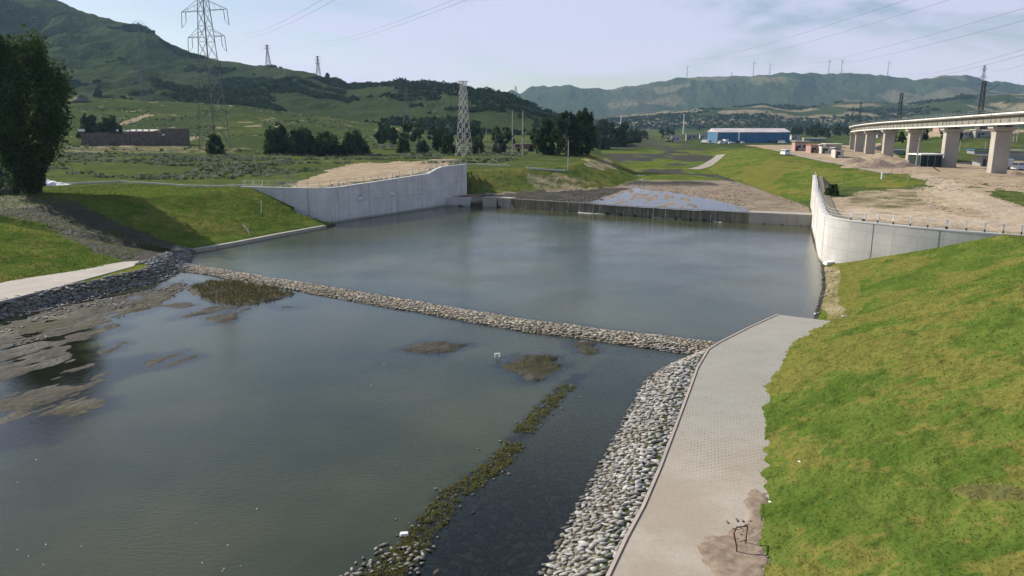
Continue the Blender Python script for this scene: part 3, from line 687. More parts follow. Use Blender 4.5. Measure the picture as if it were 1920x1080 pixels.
# trickles and foam
m, T = mat('falling_water'); g = T('ShaderNodeNewGeometry').outputs['Position']
mp = T('ShaderNodeMapping', None, Vector=g, Scale=(6, 6, .5)); n = T.noise(mp.outputs[0], 2, 4, .7)
df = T('ShaderNodeBsdfPrincipled', None, Base_Color=(.42, .43, .40, 1), Roughness=.3); tr = T('ShaderNodeBsdfTransparent')
out(T, T('ShaderNodeMixShader', None, i0=T.mr(n, .38, .62), i1=tr.outputs[0], i2=df.outputs[0]).outputs[0]); M_fall = m
mb = MB()
for px0, px1, n_ in ((970, 1000, 2), (1062, 1070, 1), (1085, 1150, 6), (1160, 1180, 3), (1205, 1275, 7), (1340, 1350, 1), (1080, 1400, 5)):
    for k in range(n_):
        s = wS(random.uniform(px0, px1)); q, d = along(WEIR, [1.76]*5, s); n2 = Vector((d.y, -d.x, 0)); w = random.uniform(.02, .07)
        a = Vector((q[0], q[1], 1.77))+n2*.02; e = a+n2*.28; e.z = 0.0; mid = a.lerp(e, .45); mid.z = 1.1
        D = Vector((d.x, d.y, 0))*w
        th = n2*.03
        mb.add([a-D, a+D, mid-D, mid+D, e-D*1.2, e+D*1.2, a-D+th, a+D+th, mid-D+th, mid+D+th, e-D*1.2+th, e+D*1.2+th],
               [(0, 1, 3, 2), (2, 3, 5, 4), (6, 8, 9, 7), (8, 10, 11, 9), (0, 6, 7, 1), (0, 2, 8, 6), (1, 7, 9, 3), (2, 4, 10, 8), (3, 9, 11, 5)])
tag(mb.build('falling_water', M_fall), 'thin white trickles falling down the brown weir face', 'trickles', kind='stuff')
M_foam = simple('foam', (.78, .8, .8), .7, .1, 6)
mb = MB()
for px0, px1, py0, py1 in ((974, 983, 390, 391), (990, 997, 391, 391), (1063, 1068, 396, 396), (1083, 1152, 398.5, 402), (1224, 1277, 407, 410.5), (1338, 1352, 415, 417)):
    n_ = max(3, int((px1-px0)/2.2))
    for k in range(n_):
        t = (k+.5)/n_; p = P(px0+(px1-px0)*t, py0+(py1-py0)*t+random.uniform(-.6, .6), .02)
        r1 = random.uniform(.18, .4); pts = [(p.x+math.cos(a)*r1*random.uniform(.8, 1.2), p.y+math.sin(a)*r1*.5, .012) for a in np.linspace(0, 6.28, 8)[:-1]]
        b0 = len(mb.v); mb.add(pts+[(p.x, p.y, .06)], [(i, (i+1) % 7, 7) for i in range(7)])
tag(mb.build('foam', M_foam), 'white foam streaks on the pool at the foot of the weir', 'foam', kind='stuff')
# ------------------------------------------------------------------ paths beside the pools
def path_mat():
    m, T = mat('paving_concrete'); g = T('ShaderNodeNewGeometry').outputs['Position']
    mp = T('ShaderNodeMapping', None, Vector=g, Rotation=(0, 0, R(-20)))
    xyz = T('ShaderNodeSeparateXYZ', None, Vector=mp.outputs[0])
    fx = T.math('FRACT', T.math('MULTIPLY', xyz.outputs[0], 5.2)); fy = T.math('FRACT', T.math('MULTIPLY', xyz.outputs[1], 3.6))
    ex = T.math('ABSOLUTE', T.math('SUBTRACT', fx, .5)); ey = T.math('ABSOLUTE', T.math('SUBTRACT', fy, .5))
    hole = T.math('MULTIPLY', T.mr(ex, .12, .24, 1, 0), T.mr(ey, .20, .34, 1, 0))
    nb = T.noise(g, .28, 5, .6); nf = T.noise(g, 5, 5, .7); nd = T.noise(g, 30, 2, .6)
    py = T('ShaderNodeSeparateXYZ', None, Vector=g).outputs[1]
    pres = T.math('MULTIPLY', T.mr(T.math('ADD', T.noise(g, .55, 4, .7), T.math('MULTIPLY', nf, .3)), .50, .78), T.mr(py, 27, 33))
    c = T.mix(T.mr(nb, .35, .65), (.33, .285, .225), (.40, .36, .30)); c = T.mix(T.mr(py, 28, 40, 0, .75), c, (.29, .295, .265))
    c = T.mix(T.math('MULTIPLY', T.mr(nf, .45, .75), .45), c, (.26, .22, .17))
    c = T.mix(T.math('MULTIPLY', hole, T.math('MULTIPLY_ADD', pres, .55, .05)), c, (.10, .11, .075))
    b = T('ShaderNodeBsdfPrincipled', None, Base_Color=c, Roughness=.9); b.inputs['Specular IOR Level'].default_value = .2
    bn = T('ShaderNodeBump', None, Strength=.5, Distance=.02, Height=T.math('SUBTRACT', nf, T.math('MULTIPLY', hole, pres)))
    T.l.new(bn.outputs[0], b.inputs['Normal']); out(T, b.outputs[0]); return m
M_path = path_mat()
def zpath(y): return 1.0-.62*float(sstep(np.array(y), 50, 62))+.04
Lp = [(1145, 1080), (1178, 1010), (1210, 950), (1242, 875), (1270, 800), (1292, 740), (1310, 690), (1330, 656), (1350, 643), (1405, 615), (1460, 590)]
Rp = [(1405, 1080), (1412, 1010), (1418, 950), (1424, 875), (1427, 800), (1429, 760), (1433, 715), (1452, 680), (1472, 660), (1512, 628), (1556, 602)]
def onpath(px, py):
    z = 1.0
    for _ in range(8): p = P(px, py, z); z = zpath(p.y)
    return p
Lw = [onpath(*q) for q in Lp]; Rw = [onpath(*q) for q in Rp]
_d = Vector((.914, -.406, 0)); Rw = [q+_d*(.75 if i < 8 else .35) for i, q in enumerate(Rw)]
def subdiv(L_, n_): return [L_[i].lerp(L_[i+1], t/n_) for i in range(len(L_)-1) for t in range(n_)]+[L_[-1]]
Lw.insert(0, Lw[0]+(Lw[0]-Lw[1])*4); Rw.insert(0, Rw[0]+(Rw[0]-Rw[1])*4)
Lw, Rw = subdiv(Lw, 10), subdiv(Rw, 10)
for q in Rw:
    k_ = .9*(float(fbm(np.array([q.x/1.1]), np.array([q.y/1.1]), 4, 181)[0])-.5)+.35*(float(vn(np.array([q.x/.25]), np.array([q.y/.25]), 182)[0])-.5); q.x += k_*.9; q.y -= k_*.35
v = []; f = []; K = 14
for i in range(len(Lw)):
    for k in range(K+1):
        jit = 0
        q = Lw[i].lerp(Rw[i], k/K); v.append((q.x+jit, q.y, q.z))
    v.append((Lw[i].x, Lw[i].y, Lw[i].z-.55)); 
n = K+2
for i in range(len(Lw)-1):
    for k in range(K): f.append((i*n+k, i*n+k+1, (i+1)*n+k+1, (i+1)*n+k))
    f.append((i*n, (i+1)*n, (i+1)*n+K+1, i*n+K+1))
e = (len(Lw)-1)*n; b0 = len(v)
v += [(v[e+k][0], v[e+k][1], -.6) for k in range(K+1)]
f += [(e+k, e+k+1, b0+k+1, b0+k) for k in range(K)]
tag(MB().add(v, f).build('path', M_path), kind='structure')
# narrow kerb on its water side
mb = MB(); kp = [(q.x-.02, q.y) for q in Lw]
wall_strip(mb, kp, [q.z-.3 for q in Lw], [q.z+.05 for q in Lw], .0, .13)
tag(mb.build('kerb', concrete('kerb_concrete', (.42, .36, .31), (.3, .22, .18))), kind='structure')
# left path
lp = [P(*q, 1.22) for q in [(-160, 612), (0, 565), (95, 541), (188, 516), (250, 499), (262, 489), (150, 495), (60, 516), (0, 531), (-160, 578)]]
v = [tuple(q) for q in lp]; 
mb = MB(); 
tp = [lp[0], lp[1], lp[2], lp[3], lp[4]]; bt = [lp[9], lp[8], lp[7], lp[6], lp[5]]
for i in range(4):
    mb.add([tp[i], tp[i+1], bt[i+1], bt[i]], [(3, 2, 1, 0)]); a, b_ = tp[i].copy(), tp[i+1].copy(); a.z -= .3; b_.z -= .3
    mb.add([tp[i], tp[i+1], b_, a], [(0, 1, 2, 3)])
tag(mb.build('path', concrete('left_paving', (.36, .33, .29), (.24, .21, .17), .6, .3)), kind='structure')
# toe kerb at the foot of the left grass bank
cp = [tuple(P(*q, 0)[:2]) for q in [(366, 474), (395, 469), (450, 459), (520, 445), (612, 428)]]
mb = MB(); wall_strip(mb, cp, [-.6]*5, [.46]*5, 0, .75); o = mb.build('kerb', M_conc); tag(o, kind='structure')
# the white kerb line along the left crest, and the far one
M_kl = simple('whitish_kerb', (.56, .55, .49), .8, .15)
def kerbline(pxs, label, w=.22, h=.28):
    pts = []
    for i in range(len(pxs)-1):
        for t in np.linspace(0, 1, 6)[:-1]: pts.append((pxs[i][0]*(1-t)+pxs[i+1][0]*t, pxs[i][1]*(1-t)+pxs[i+1][1]*t))
    pts.append(pxs[-1]); W_ = [G(*q) for q in pts]
    mb = MB(); xy = [tuple(q[:2]) for q in W_]; zz = [q.z for q in W_]
    zz = [np.mean(zz[max(0, i-2):i+3]) for i in range(len(zz))]
    wall_strip(mb, xy, [z-.3 for z in zz], [z+h for z in zz], -w/2, w/2)
    return tag(mb.build('concrete_kerb', M_kl), label, 'kerb')
kerbline([(118, 346), (170, 344), (228, 341.5), (300, 346), (345, 349.5), (400, 350.5), (458, 349)], 'thin white concrete kerb along the crest of the left grass bank')
kerbline([(874, 308), (905, 309), (955, 311)], 'thin white kerb line leading right from the far end of the left wall')
kerbline([(985, 315), (1020, 318), (1060, 321)], 'broken pale kerb line above the far bare bank, left of the short utility pole')
def roadstrip(pxs, w, m, name='path'):
    W_ = [G(*q) for q in pxs]; xy, zz = refine([tuple(q[:2]) for q in W_], [0]*len(W_), 3.0, False)
    A_, B_ = offset_poly(xy, w/2), offset_poly(xy, -w/2); v = []; f = []
    for i in range(len(xy)):
        v += [(A_[i][0], A_[i][1], hz(*A_[i])+.10), (B_[i][0], B_[i][1], hz(*B_[i])+.10)]
    for i in range(len(xy)-1): f.append((2*i, 2*i+1, 2*i+3, 2*i+2))
    o = MB().add(v, f).build(name, m)
    if o.data.polygons[0].normal.z < 0: o.data.flip_normals()
    return tag(o, kind='structure')
M_pale = simple('pale_track', (.40, .36, .30), .95, .25, .6, col2=(.30, .27, .22))
roadstrip([(1448, 281), (1490, 290), (1530, 299), (1590, 311), (1640, 321), (1665, 326)], 2.0, M_pale)
roadstrip([(1300, 318), (1322, 312), (1345, 297), (1352, 290)], 4.0, M_pale)
# ------------------------------------------------------------------ rocks
def ico():
    p = (1+5**.5)/2; v = np.array([(-1, p, 0), (1, p, 0), (-1, -p, 0), (1, -p, 0), (0, -1, p), (0, 1, p), (0, -1, -p), (0, 1, -p), (p, 0, -1), (p, 0, 1), (-p, 0, -1), (-p, 0, 1)])/math.sqrt(1+p*p)
    f = np.array([(0, 11, 5), (0, 5, 1), (0, 1, 7), (0, 7, 10), (0, 10, 11), (1, 5, 9), (5, 11, 4), (11, 10, 2), (10, 7, 6), (7, 1, 8), (3, 9, 4), (3, 4, 2), (3, 2, 6), (3, 6, 8), (3, 8, 9), (4, 9, 5), (2, 4, 11), (6, 2, 10), (8, 6, 7), (9, 8, 1)])
    return v, f
IV, IF = ico()
def rocks(name, X, Y, Z, size, m, label, cat, flat=.42, ang=None, **kw):
    n = len(X); jit = 1+RNG.uniform(-.38, .30, (n, 12, 1)); v = IV[None]*jit+RNG.uniform(-.16, .16, (n, 12, 3))
    v[..., 2] = np.clip(v[..., 2], -.62, .62)*1.3
    sx = size*RNG.uniform(.6, 1.65, n); sy = size*RNG.uniform(.45, .95, n); sz_ = size*flat*RNG.uniform(.6, 1.1, n)
    v = v*np.stack([sx, sy, sz_], -1)[:, None, :]*.5
    a = RNG.uniform(0, 6.28, n) if ang is None else RNG.normal(ang, .45, n); tl = RNG.uniform(-.3, .3, n)
    y1 = v[..., 1]*np.cos(tl)[:, None]-v[..., 2]*np.sin(tl)[:, None]; z1 = v[..., 1]*np.sin(tl)[:, None]+v[..., 2]*np.cos(tl)[:, None]
    x1 = v[..., 0]; ca, sa = np.cos(a)[:, None], np.sin(a)[:, None]
    VV = np.stack([x1*ca-y1*sa+X[:, None], x1*sa+y1*ca+Y[:, None], z1+Z[:, None]], -1).reshape(-1, 3)
    FF = (IF[None]+12*np.arange(n)[:, None, None]).reshape(-1, 3)
    me = npmesh(name, VV, FF); setattr_f(me, 'rnd', np.repeat(RNG.uniform(0, 1, n), 12))
    return tag(link(name, me, m), label, cat, None, kw.get('kind', 'stuff'))
def stone_mat(name, a, b, z0=None):
    m, T = mat(name); g = T('ShaderNodeNewGeometry').outputs['Position']
    r = T('ShaderNodeAttribute', {'attribute_name': 'rnd'}).outputs['Fac']; n = T.noise(g, 5, 4, .6); nb = T.noise(g, .25, 3, .5)
    c = T.mix(r, a, b); c = T.mix(T.mr(n, .4, .7, 0, .5), c, tuple(v*.55 for v in a)); c = T.mix(T.mr(nb, .45, .6, 0, .35), c, (.24, .195, .13))
    sz = T('ShaderNodeSeparateXYZ', None, Vector=g).outputs[2]
    c = T.mix(T.mr(sz, .0, .16, .75, 0), c, (.045, .042, .03))
    bs = T('ShaderNodeBsdfPrincipled', None, Base_Color=c, Roughness=.85); bs.inputs['Specular IOR Level'].default_value = .25
    bn = T('ShaderNodeBump', None, Strength=.4, Distance=.03, Height=n); T.l.new(bn.outputs[0], bs.inputs['Normal']); out(T, bs.outputs[0]); return m
M_st = stone_mat('riprap_stone', (.20, .195, .18), (.50, .485, .45)); M_st2 = stone_mat('sill_stone', (.24, .21, .165), (.50, .45, .36))
M_st3 = stone_mat('dark_riprap', (.10, .11, .115), (.27, .28, .28))
def scatter(x0, x1, y0, y1, step, cond):
    X, Y = np.meshgrid(np.arange(x0, x1, step), np.arange(y0, y1, step)); X = X+RNG.uniform(-.42, .42, X.shape)*step; Y = Y+RNG.uniform(-.42, .42, Y.shape)*step
    X, Y = X.ravel(), Y.ravel(); h, inf = hfun(X, Y, True); k = cond(X, Y, h, inf); return X[k], Y[k], h[k]
LwXY = [(q.x, q.y) for q in Lw]
def c_right(X, Y, h, i):
    d = sdist(X, Y, LwXY); return (d < -.12) & (i['dR'] > -9.5-.8*np.sin(Y*.7)) & (h > -.22) & (Y < 62.3) & (i['ds'] > 1.2)
X, Y, Z = scatter(-12, 26, 8, 64, .27, c_right)
rocks('riprap', X, Y, Z+.05, .34, M_st, 'band of pale grey broken stones between the right path and the lower pool', 'riprap stones', ang=.25)
X, Y, Z = scatter(-37, 16, 50, 90, .29, lambda X, Y, h, i: (i['ds'] < 1.75) & (i['dL'] < .5) & (sdist(X, Y, LwXY) < -.1) & (h > -.12+.2*fbm(X/2, Y/2, 2, 7)) & (i['dR'] < -3))
rocks('stone_sill', X, Y, Z+.02, .36, M_st2, 'low sill of tan stones crossing the water between the two pools', 'stone sill', ang=0)
X, Y, Z = scatter(-75, -28, 20, 96, .42, lambda X, Y, h, i: (i['dL'] > -.8) & (i['dL'] < np.where(Y > 80, 4.2-(Y-80)*.22, 2.15)) & (Y < 95) & (h > -.25))
rocks('riprap', X, Y, Z+.05, .52, M_st3, 'dark grey stone slope below the left path', 'riprap stones')
# cobbles under the clear water and loose stones on the mud
X, Y, Z = scatter(-12, 12, 18, 46, .55, lambda X, Y, h, i: (sdist(X, Y, WEED) > .8) & (i['dR'] < -8) & (h < -.1))
rocks('sunken_stones', X, Y, Z+.02, .62, stone_mat('sunken_stone', (.13, .12, .085), (.36, .33, .25)), 'dim stones under the clear water right of the weed line', 'sunken stones', .35)
X, Y, Z = scatter(-62, -20, 45, 84, .55, lambda X, Y, h, i: (h > -.06) & (h < .5) & (i['dL'] < -.5) & (i['dL'] > -9) & (fbm(X/2.2, Y/2.2, 3, 5) > .56) & (i['ds'] > 2))
rocks('loose_stones', X, Y, Z+.03, .30, M_st, 'scattered stones on the mud below the left stone slope', 'loose stones')
X, Y, Z = scatter(20, 44, 56, 94, .45, lambda X, Y, h, i: (np.abs(i['dR']) < .9) & (Y > 61) & (fbm(X/1.1, Y/1.1, 2, 6) > .60))
rocks('shore_stones', X, Y, Z+.05, .26, M_st, 'pale stones strewn along the right water edge below the wall', 'shore stones')
X, Y, Z = scatter(-25, 60, 132, 190, 1.1, lambda X, Y, h, i: i['up'] & ~pip(X, Y, film) & (i['dL'] < 0) & (i['dR'] < 1) & (fbm(X/6, Y/6, 3, 8) > .50))
rocks('gravel', X, Y, Z+.04, .34, stone_mat('bed_gravel', (.20, .165, .145), (.36, .31, .28)), 'pinkish gravel and cobbles on the bed upstream of the weir', 'gravel')
X, Y, Z = scatter(55, 130, 85, 170, 1.5, lambda X, Y, h, i: i['mr'] & (fbm(X/9, Y/9, 3, 9) > .55))
rocks('rubble', X, Y, Z+.03, .36, stone_mat('yard_rubble', (.22, .19, .15), (.38, .34, .28)), 'loose rubble strewn over the dirt yard behind the right wall', 'rubble')
# ------------------------------------------------------------------ foliage
def leaf_mat(name, a, b, tr=.3):
    m, T = mat(name); r = T('ShaderNodeAttribute', {'attribute_name': 'rnd'}).outputs['Fac']
    g = T('ShaderNodeNewGeometry').outputs['Position']; n = T.noise(g, .6, 3, .6)
    c = T.mix(T.math('ADD', T.math('MULTIPLY', r, .65), T.math('MULTIPLY', n, .35)), a, b)
    df = T('ShaderNodeBsdfDiffuse', None, Color=c); tl = T('ShaderNodeBsdfTranslucent', None, Color=c)
    out(T, T('ShaderNodeMixShader', None, i0=tr, i1=df.outputs[0], i2=tl.outputs[0]).outputs[0]); return m
def leaf_quads(C, Rd, n, size, up=0.0, elong=1.5, hemi=False):
    """n leaves in each clump: centres C (k,3), radii Rd (k,3)"""
    k = len(C); d = RNG.normal(size=(k, n, 3)); d /= np.linalg.norm(d, axis=-1, keepdims=True)
    if hemi: d[..., 2] = np.abs(d[..., 2])
    rr = RNG.uniform(0, 1, (k, n, 1))**.45
    p = (C[:, None]+d*rr*Rd[:, None]).reshape(-1, 3); m_ = len(p)
    u = RNG.normal(size=(m_, 3)); u[:, 2] += up; u /= np.linalg.norm(u, axis=1, keepdims=True)
    w = np.cross(u, RNG.normal(size=(m_, 3))); w /= np.linalg.norm(w, axis=1, keepdims=True)
    s_ = (size*RNG.uniform(.6, 1.3, m_))[:, None]
    V = np.stack([p-u*s_*elong*.5, p+w*s_*.5, p+u*s_*elong*.5, p-w*s_*.5], 1).reshape(-1, 3)
    F = np.arange(m_*4).reshape(-1, 4); tone = np.repeat(RNG.uniform(0, 1, k), n)*.6+RNG.uniform(0, .4, m_)
    return V, F, np.repeat(tone, 4)
def leafmesh(name, parts):
    V = []; F = []; A_ = []; b = 0
    for v, f, a in parts: V.append(v); F.append(f+b); A_.append(a); b += len(v)
    me = npmesh(name, np.concatenate(V), np.concatenate(F)); setattr_f(me, 'rnd', np.concatenate(A_)); return me
M_leafD = leaf_mat('dark_leaves', (.016, .034, .012), (.085, .13, .036), .42)
M_leafM = leaf_mat('green_leaves', (.026, .050, .018), (.085, .125, .045), .25)
M_leafH = leaf_mat('hill_leaves', (.010, .024, .011), (.034, .058, .022), .25)
M_leafB = leaf_mat('bush_leaves', (.016, .034, .013), (.060, .090, .032), .25)
M_leafS = leaf_mat('silver_leaves', (.035, .055, .035), (.13, .16, .12), .25)
M_sage = leaf_mat('sage_leaves', (.10, .12, .07), (.36, .37, .28), .2)
M_weed = leaf_mat('waterweed', (.12, .070, .035), (.20, .25, .08), .3)
M_reed = leaf_mat('reeds', (.07, .065, .02), (.16, .15, .05), .3)
M_bark = simple('bark', (.09, .075, .06), .95, .3, 4)
def tree(label, cat, loc, h, w, mat_=None, base=.12, nc=60, nl=60, ls=.4, group=None, shape='ovoid', seed=1, name='tree', lean=0):
    global RNG
    old = RNG; RNG = np.random.default_rng(seed); rnd = random.Random(seed)
    t = thing(name, label, cat, loc, 0, group); tops = []
    C = []; Rd = []
    for i in range(nc):
        z = RNG.uniform(base, .97)
        if shape == 'ovoid': prof = math.sin(math.pi*min(1, max(.04, (z-base+.08)/(1.08-base)))**.75)**.6
        elif shape == 'flame': prof = (max(.03, (z-base+.03)/(1-base))**.45)*(1-max(0, z-.55)/.5)**.55*1.1
        elif shape == 'vase': prof = (min(1, max(.0, (z-base)/.50+.05))**.9)*(1-max(0, z-.66)/.42)**.62
        elif shape == 'poplar': prof = math.sin(math.pi*min(1, (z-base+.1)/(1.1-base)))**.5
        else: prof = (1-z*z*.75)**.5
        a = RNG.uniform(0, 6.283); r_ = w/2*prof*RNG.uniform(.25, .93)**.6*RNG.uniform(.85, 1.1)
        s_ = w*RNG.uniform(.08, .16)*(.35+.8*prof)
        if shape == 'bush': z *= (1-.5*min(1, r_/(w/2))**2)*RNG.uniform(.8, 1.08)
        C.append((math.cos(a)*r_+lean*z*h, math.sin(a)*r_, z*h)); Rd.append((s_, s_, s_*RNG.uniform(1.0, 1.9)))
    C = np.array(C); Rd = np.array(Rd)
    me = leafmesh('crown', [leaf_quads(C, Rd, nl, ls, .5)]); link('crown', me, mat_ or M_leafM, t)
    mb = MB(); th = h*.82
    pts = [Vector((lean*z*h+math.sin(z*5)*w*.02, 0, z*th-.3)) for z in np.linspace(0, 1, 6)]
    mb.tube(pts, [h*.02*(1-.75*k/5) for k in range(6)], 7)
    for i in range(9):
        c = Vector(C[i*max(1, nc//9) % nc]); z0 = max(base*h*.6, c.z*.55); mb.tube([Vector((lean*z0, 0, z0)), Vector((c.x*.5, c.y*.5, (z0+c.z)/2-.1)), c], [h*.008, h*.005, h*.002], 5)
    mb.build('trunk', M_bark, t); RNG = old; return t
def size_at(px0, px1, Y): return abs(px1-px0)*Y/1418.
def placed(px, py):      # ground point under a pixel
    return G(px, py)
# big tree on the left crest and its neighbours
b0 = G(62, 362); b0 = Vector((b0.x, b0.y, b0.z-.1))
hgt = (362-82)*b0.y/1385.
tree('tall dense dark tree with a ragged flame-shaped crown on the left grass crest', 'tree', b0, hgt, size_at(-32, 140, b0.y), M_leafD, .03, 230, 130, .36, None, 'vase', 5, 'broadleaf_tree')
tree('silvery bush at the far left photo edge behind the big dark tree', 'bush', G(2, 348), 6.5, 7, M_leafS, .02, 40, 60, .35, None, 'bush', 8, 'bush')
tree('low green bush left of the big tree foot', 'bush', G(14, 364), 2.4, 5, M_leafM, .02, 26, 60, .25, None, 'bush', 9, 'bush')
# bush clumps by pixel: (px, base py, top py, width px, label, material, shape)
for i, (px, py, pt, wd_, lab, mm, sh) in enumerate([
    (522, 289, 238, 56, 'round dark green shrub at the left end of the shrub clump between the two pylons', M_leafB, 'bush'),
    (566, 290, 243, 60, 'wide dark shrub, second from the left in the clump between the two pylons', M_leafB, 'bush'),
    (612, 291, 250, 58, 'low dark shrub, third from the left in the clump between the two pylons', M_leafB, 'bush'),
    (666, 290, 247, 52, 'bushy shrub at the right end of the shrub clump between the two pylons', M_leafM, 'bush'),
    (756, 286, 258, 26, 'small low shrub left of the white-legged pylon', M_leafM, 'bush'),
    (792, 285, 262, 24, 'small pale green shrub just left of the white-legged pylon', M_leafS, 'bush'),
    (821, 284, 250, 20, 'upright light green sapling left of the white-legged pylon', M_leafM, 'poplar'),
    (842, 288, 252, 30, 'dim shrub directly beside the left leg of the white-legged pylon', M_leafB, 'bush'),
    (896, 288, 256, 34, 'green shrub right behind the white-legged pylon', M_leafM, 'bush'),
    (936, 287, 250, 30, 'brownish shrub between the short pole and the twin poles', M_leafS, 'bush'),
    (1008, 284, 240, 34, 'olive brown bushy tree left of the big dark grove', M_leafM, 'bush'),
    (1024, 290, 228, 42, 'dark tree at the left edge of the big grove', M_leafB, 'ovoid'),
    (1062, 292, 214, 56, 'broad dark tree in the middle left of the grove', M_leafB, 'ovoid'),
    (1092, 290, 205, 56, 'tallest dark tree of the grove with a feathery top', M_leafB, 'ovoid'),
    (1128, 280, 228, 42, 'separate silvery tree right of the dark grove', M_leafS, 'ovoid'),
    (404, 288, 250, 36, 'small dark bush standing between the feet of the left pylon', M_leafB, 'bush'),
    (170, 258, 218, 40, 'dark bush behind the left end of the walled compound', M_leafB, 'bush'),
    (205, 262, 222, 48, 'dark bush behind the middle of the walled compound wall', M_leafB, 'bush'),
    (184, 180, 166, 13, 'tiny dark shrub on the green hillside above the compound', M_leafB, 'bush'),
    (1160, 272, 240, 30, 'low blue-green tree right of the grove in the valley mouth', M_leafB, 'bush'),
    (1188, 268, 240, 30, 'second low tree right of the grove in the valley mouth', M_leafM, 'bush'),
    (614, 146, 139, 6, 'lone tiny tree on the hill skyline right of the distant pylons', M_leafB, 'ovoid'),
    (1540, 372, 340, 26, 'bright green bush growing behind the far end of the right wall', M_leafM, 'bush'),
    (1560, 366, 346, 24, 'low light green bush right of the bush behind the right wall', M_leafM, 'bush'),
    ]):
    g0 = G(px, py); Yd = g0.y; h_ = (py-pt)*Yd/1400; w_ = wd_*Yd/1418
    if i >= 22: g0 = Vector((g0.x, g0.y, hz(g0.x, g0.y)))
    tree(lab, 'bush' if sh == 'bush' else 'tree', g0, h_, w_, mm, .02 if sh == 'bush' else .06, 70 if wd_ > 38 else 34, 70 if wd_ > 38 else 46, max(.28, Yd*.0021), 'shrubs and trees on the left plain' if i < 22 else None, sh, 40+i, 'bush' if sh == 'bush' else 'tree')
# wood beyond the warehouse: copies of three small trees
protos = []
def wood(n, region, hr, label, group, mats):
    for i in range(n):
        px = random.uniform(region[0], region[2]); py = random.uniform(region[1], region[3])
        g0 = G(px, py); k = i % 4
        key = (k, mats)
        if key not in wood.p:
            wood.p[key] = tree(label(px, py), 'tree', g0, 8, 5.5 if k else 4, [M_leafD, M_leafM][(k+mats) % 2], .05, 18, 34, 1.0, group, 'ovoid', 200+k+10*mats, 'distant_tree'); o = wood.p[key]
        else:
            o = copy_tree(wood.p[key]); o.location = g0; o['label'] = label(px, py)
        s_ = random.uniform(*hr)/8; o.scale = (s_*1.15, s_*1.15, s_); o.rotation_euler[2] = random.uniform(0, 6)
wood.p = {}
wood(46, (1480, 236, 1590, 258), (8, 13), lambda px, py: 'small dark tree in the wood between the blue warehouse and the viaduct', 'trees in the wood left of the viaduct', 0)
wood(18, (1135, 252, 1262, 266), (6, 10), lambda px, py: 'small tree in the valley belt right of the dark grove', 'trees of the valley belt', 0)
wood(13, (690, 262, 1000, 272), (6, 9), lambda px, py: 'small dark tree in the belt behind the white-legged pylon', 'trees of the belt behind the pylons', 1)
wood(14, (1650, 256, 1800, 268), (4, 6), lambda px, py: 'small green tree on the embankment behind the viaduct piers', 'trees behind the viaduct', 1)
# scrub of the plain, hillside scrub, lawn tufts, reeds, water weeds
def scrubmesh(name, pts, r, n, ls, m, label, cat, hemi=True, up=.4):
    if len(pts) == 0: return
    C = np.array(pts); k = len(C); rr = np.asarray(r)*np.ones(k); Rd = np.stack([rr, rr, rr*.8], -1)
    me = leafmesh(name, [leaf_quads(C, Rd, n, ls, up, 1.4, hemi)]); return tag(link(name, me, m), label, cat, None, 'stuff')
def pts_in(n, x0, x1, y0, y1, cond):
    X = RNG.uniform(x0, x1, n); Y = np.sqrt(RNG.uniform(y0**2, y1**2, n)); h, i = hfun(X, Y, True); px, py = proj(X, Y, h); k = cond(X, Y, h, i, px, py); return np.stack([X, Y, h], -1)[k]
def c_plain(X, Y, h, i, px, py):
    d = pip(px, py, [(560, 342), (620, 318), (680, 300), (800, 300), (780, 322), (700, 340), (520, 352)])
    return (i['dl'] > 4) & (i['dL'] > 34) & ~d & (px > -60) & (px < 1180) & (i['zone'] == 0) & (fbm(X/16, Y/9, 3, 77) > .50) & ~pip(px, py, [(100, 272), (460, 276), (440, 289), (100, 287)])
p1 = pts_in(24000, -190, 30, 135, 300, c_plain)
scrubmesh('scrub', p1[::2], RNG.uniform(.35, 1.0, len(p1[::2])), 14, .34, M_sage, 'pale sage scrub scattered over the left plain', 'scrub')
scrubmesh('weeds', p1[1::2][:2600], RNG.uniform(.3, .8, len(p1[1::2][:2600])), 14, .28, M_leafM, 'green weeds between the sage scrub of the left plain', 'weeds')
p2 = pts_in(9000, -80, 5, 128, 200, lambda X, Y, h, i, px, py: (i['dl'] > 1) & (i['dl'] < 12+30*(px < 640)) & (px > 470) & (px < 870) & (fbm(X/5, Y/5, 2, 78) > .55) & ((px < 560) | (py < 312) | (i['dl'] < 3)))
scrubmesh('dry_grass', p2[:1500], .35, 12, .16, M_sage, 'dry grass tufts along the top of the left wall', 'dry grass')
p3 = pts_in(40000, -700, 420, 470, 1150, lambda X, Y, h, i, px, py: (i['zone'] == 2) & (px > 40) & (px < 1100) & (fbm(X/75, Y/75, 4, 111)+.16*sstep(X/Y, -.30, -.10)-.10*sstep(py, 225, 170) > .53))
scrubmesh('hillside_scrub', p3[:5200], RNG.uniform(2.0, 4.2, len(p3[:5200])), 11, 2.0, M_leafH, 'dark scrub and young trees dotted over the left hills', 'scrub')
p3 = pts_in(9000, -300, 1500, 1250, 2300, lambda X, Y, h, i, px, py: (i['zone'] == 3) & (px > 1050) & (fbm(X/200, Y/200, 5, 121) > .5))
scrubmesh('hillside_scrub', p3[:3000], RNG.uniform(4, 7, len(p3[:3000])), 9, 4.0, M_leafH, 'dark scrub dotted over the foothills behind the warehouse', 'scrub')
p4 = pts_in(9000, -260, 60, 250, 520, lambda X, Y, h, i, px, py: (i['zone'] <= 1) & (px > 60) & (px < 900) & (fbm(X/20, Y/20, 3, 79) > .56))
scrubmesh('shrubs', p4[:700], RNG.uniform(.4, 1.1, len(p4[:700])), 10, .5, M_leafM, 'small shrubs on the green slope behind the compound', 'shrubs')
X = p4[700:1300]
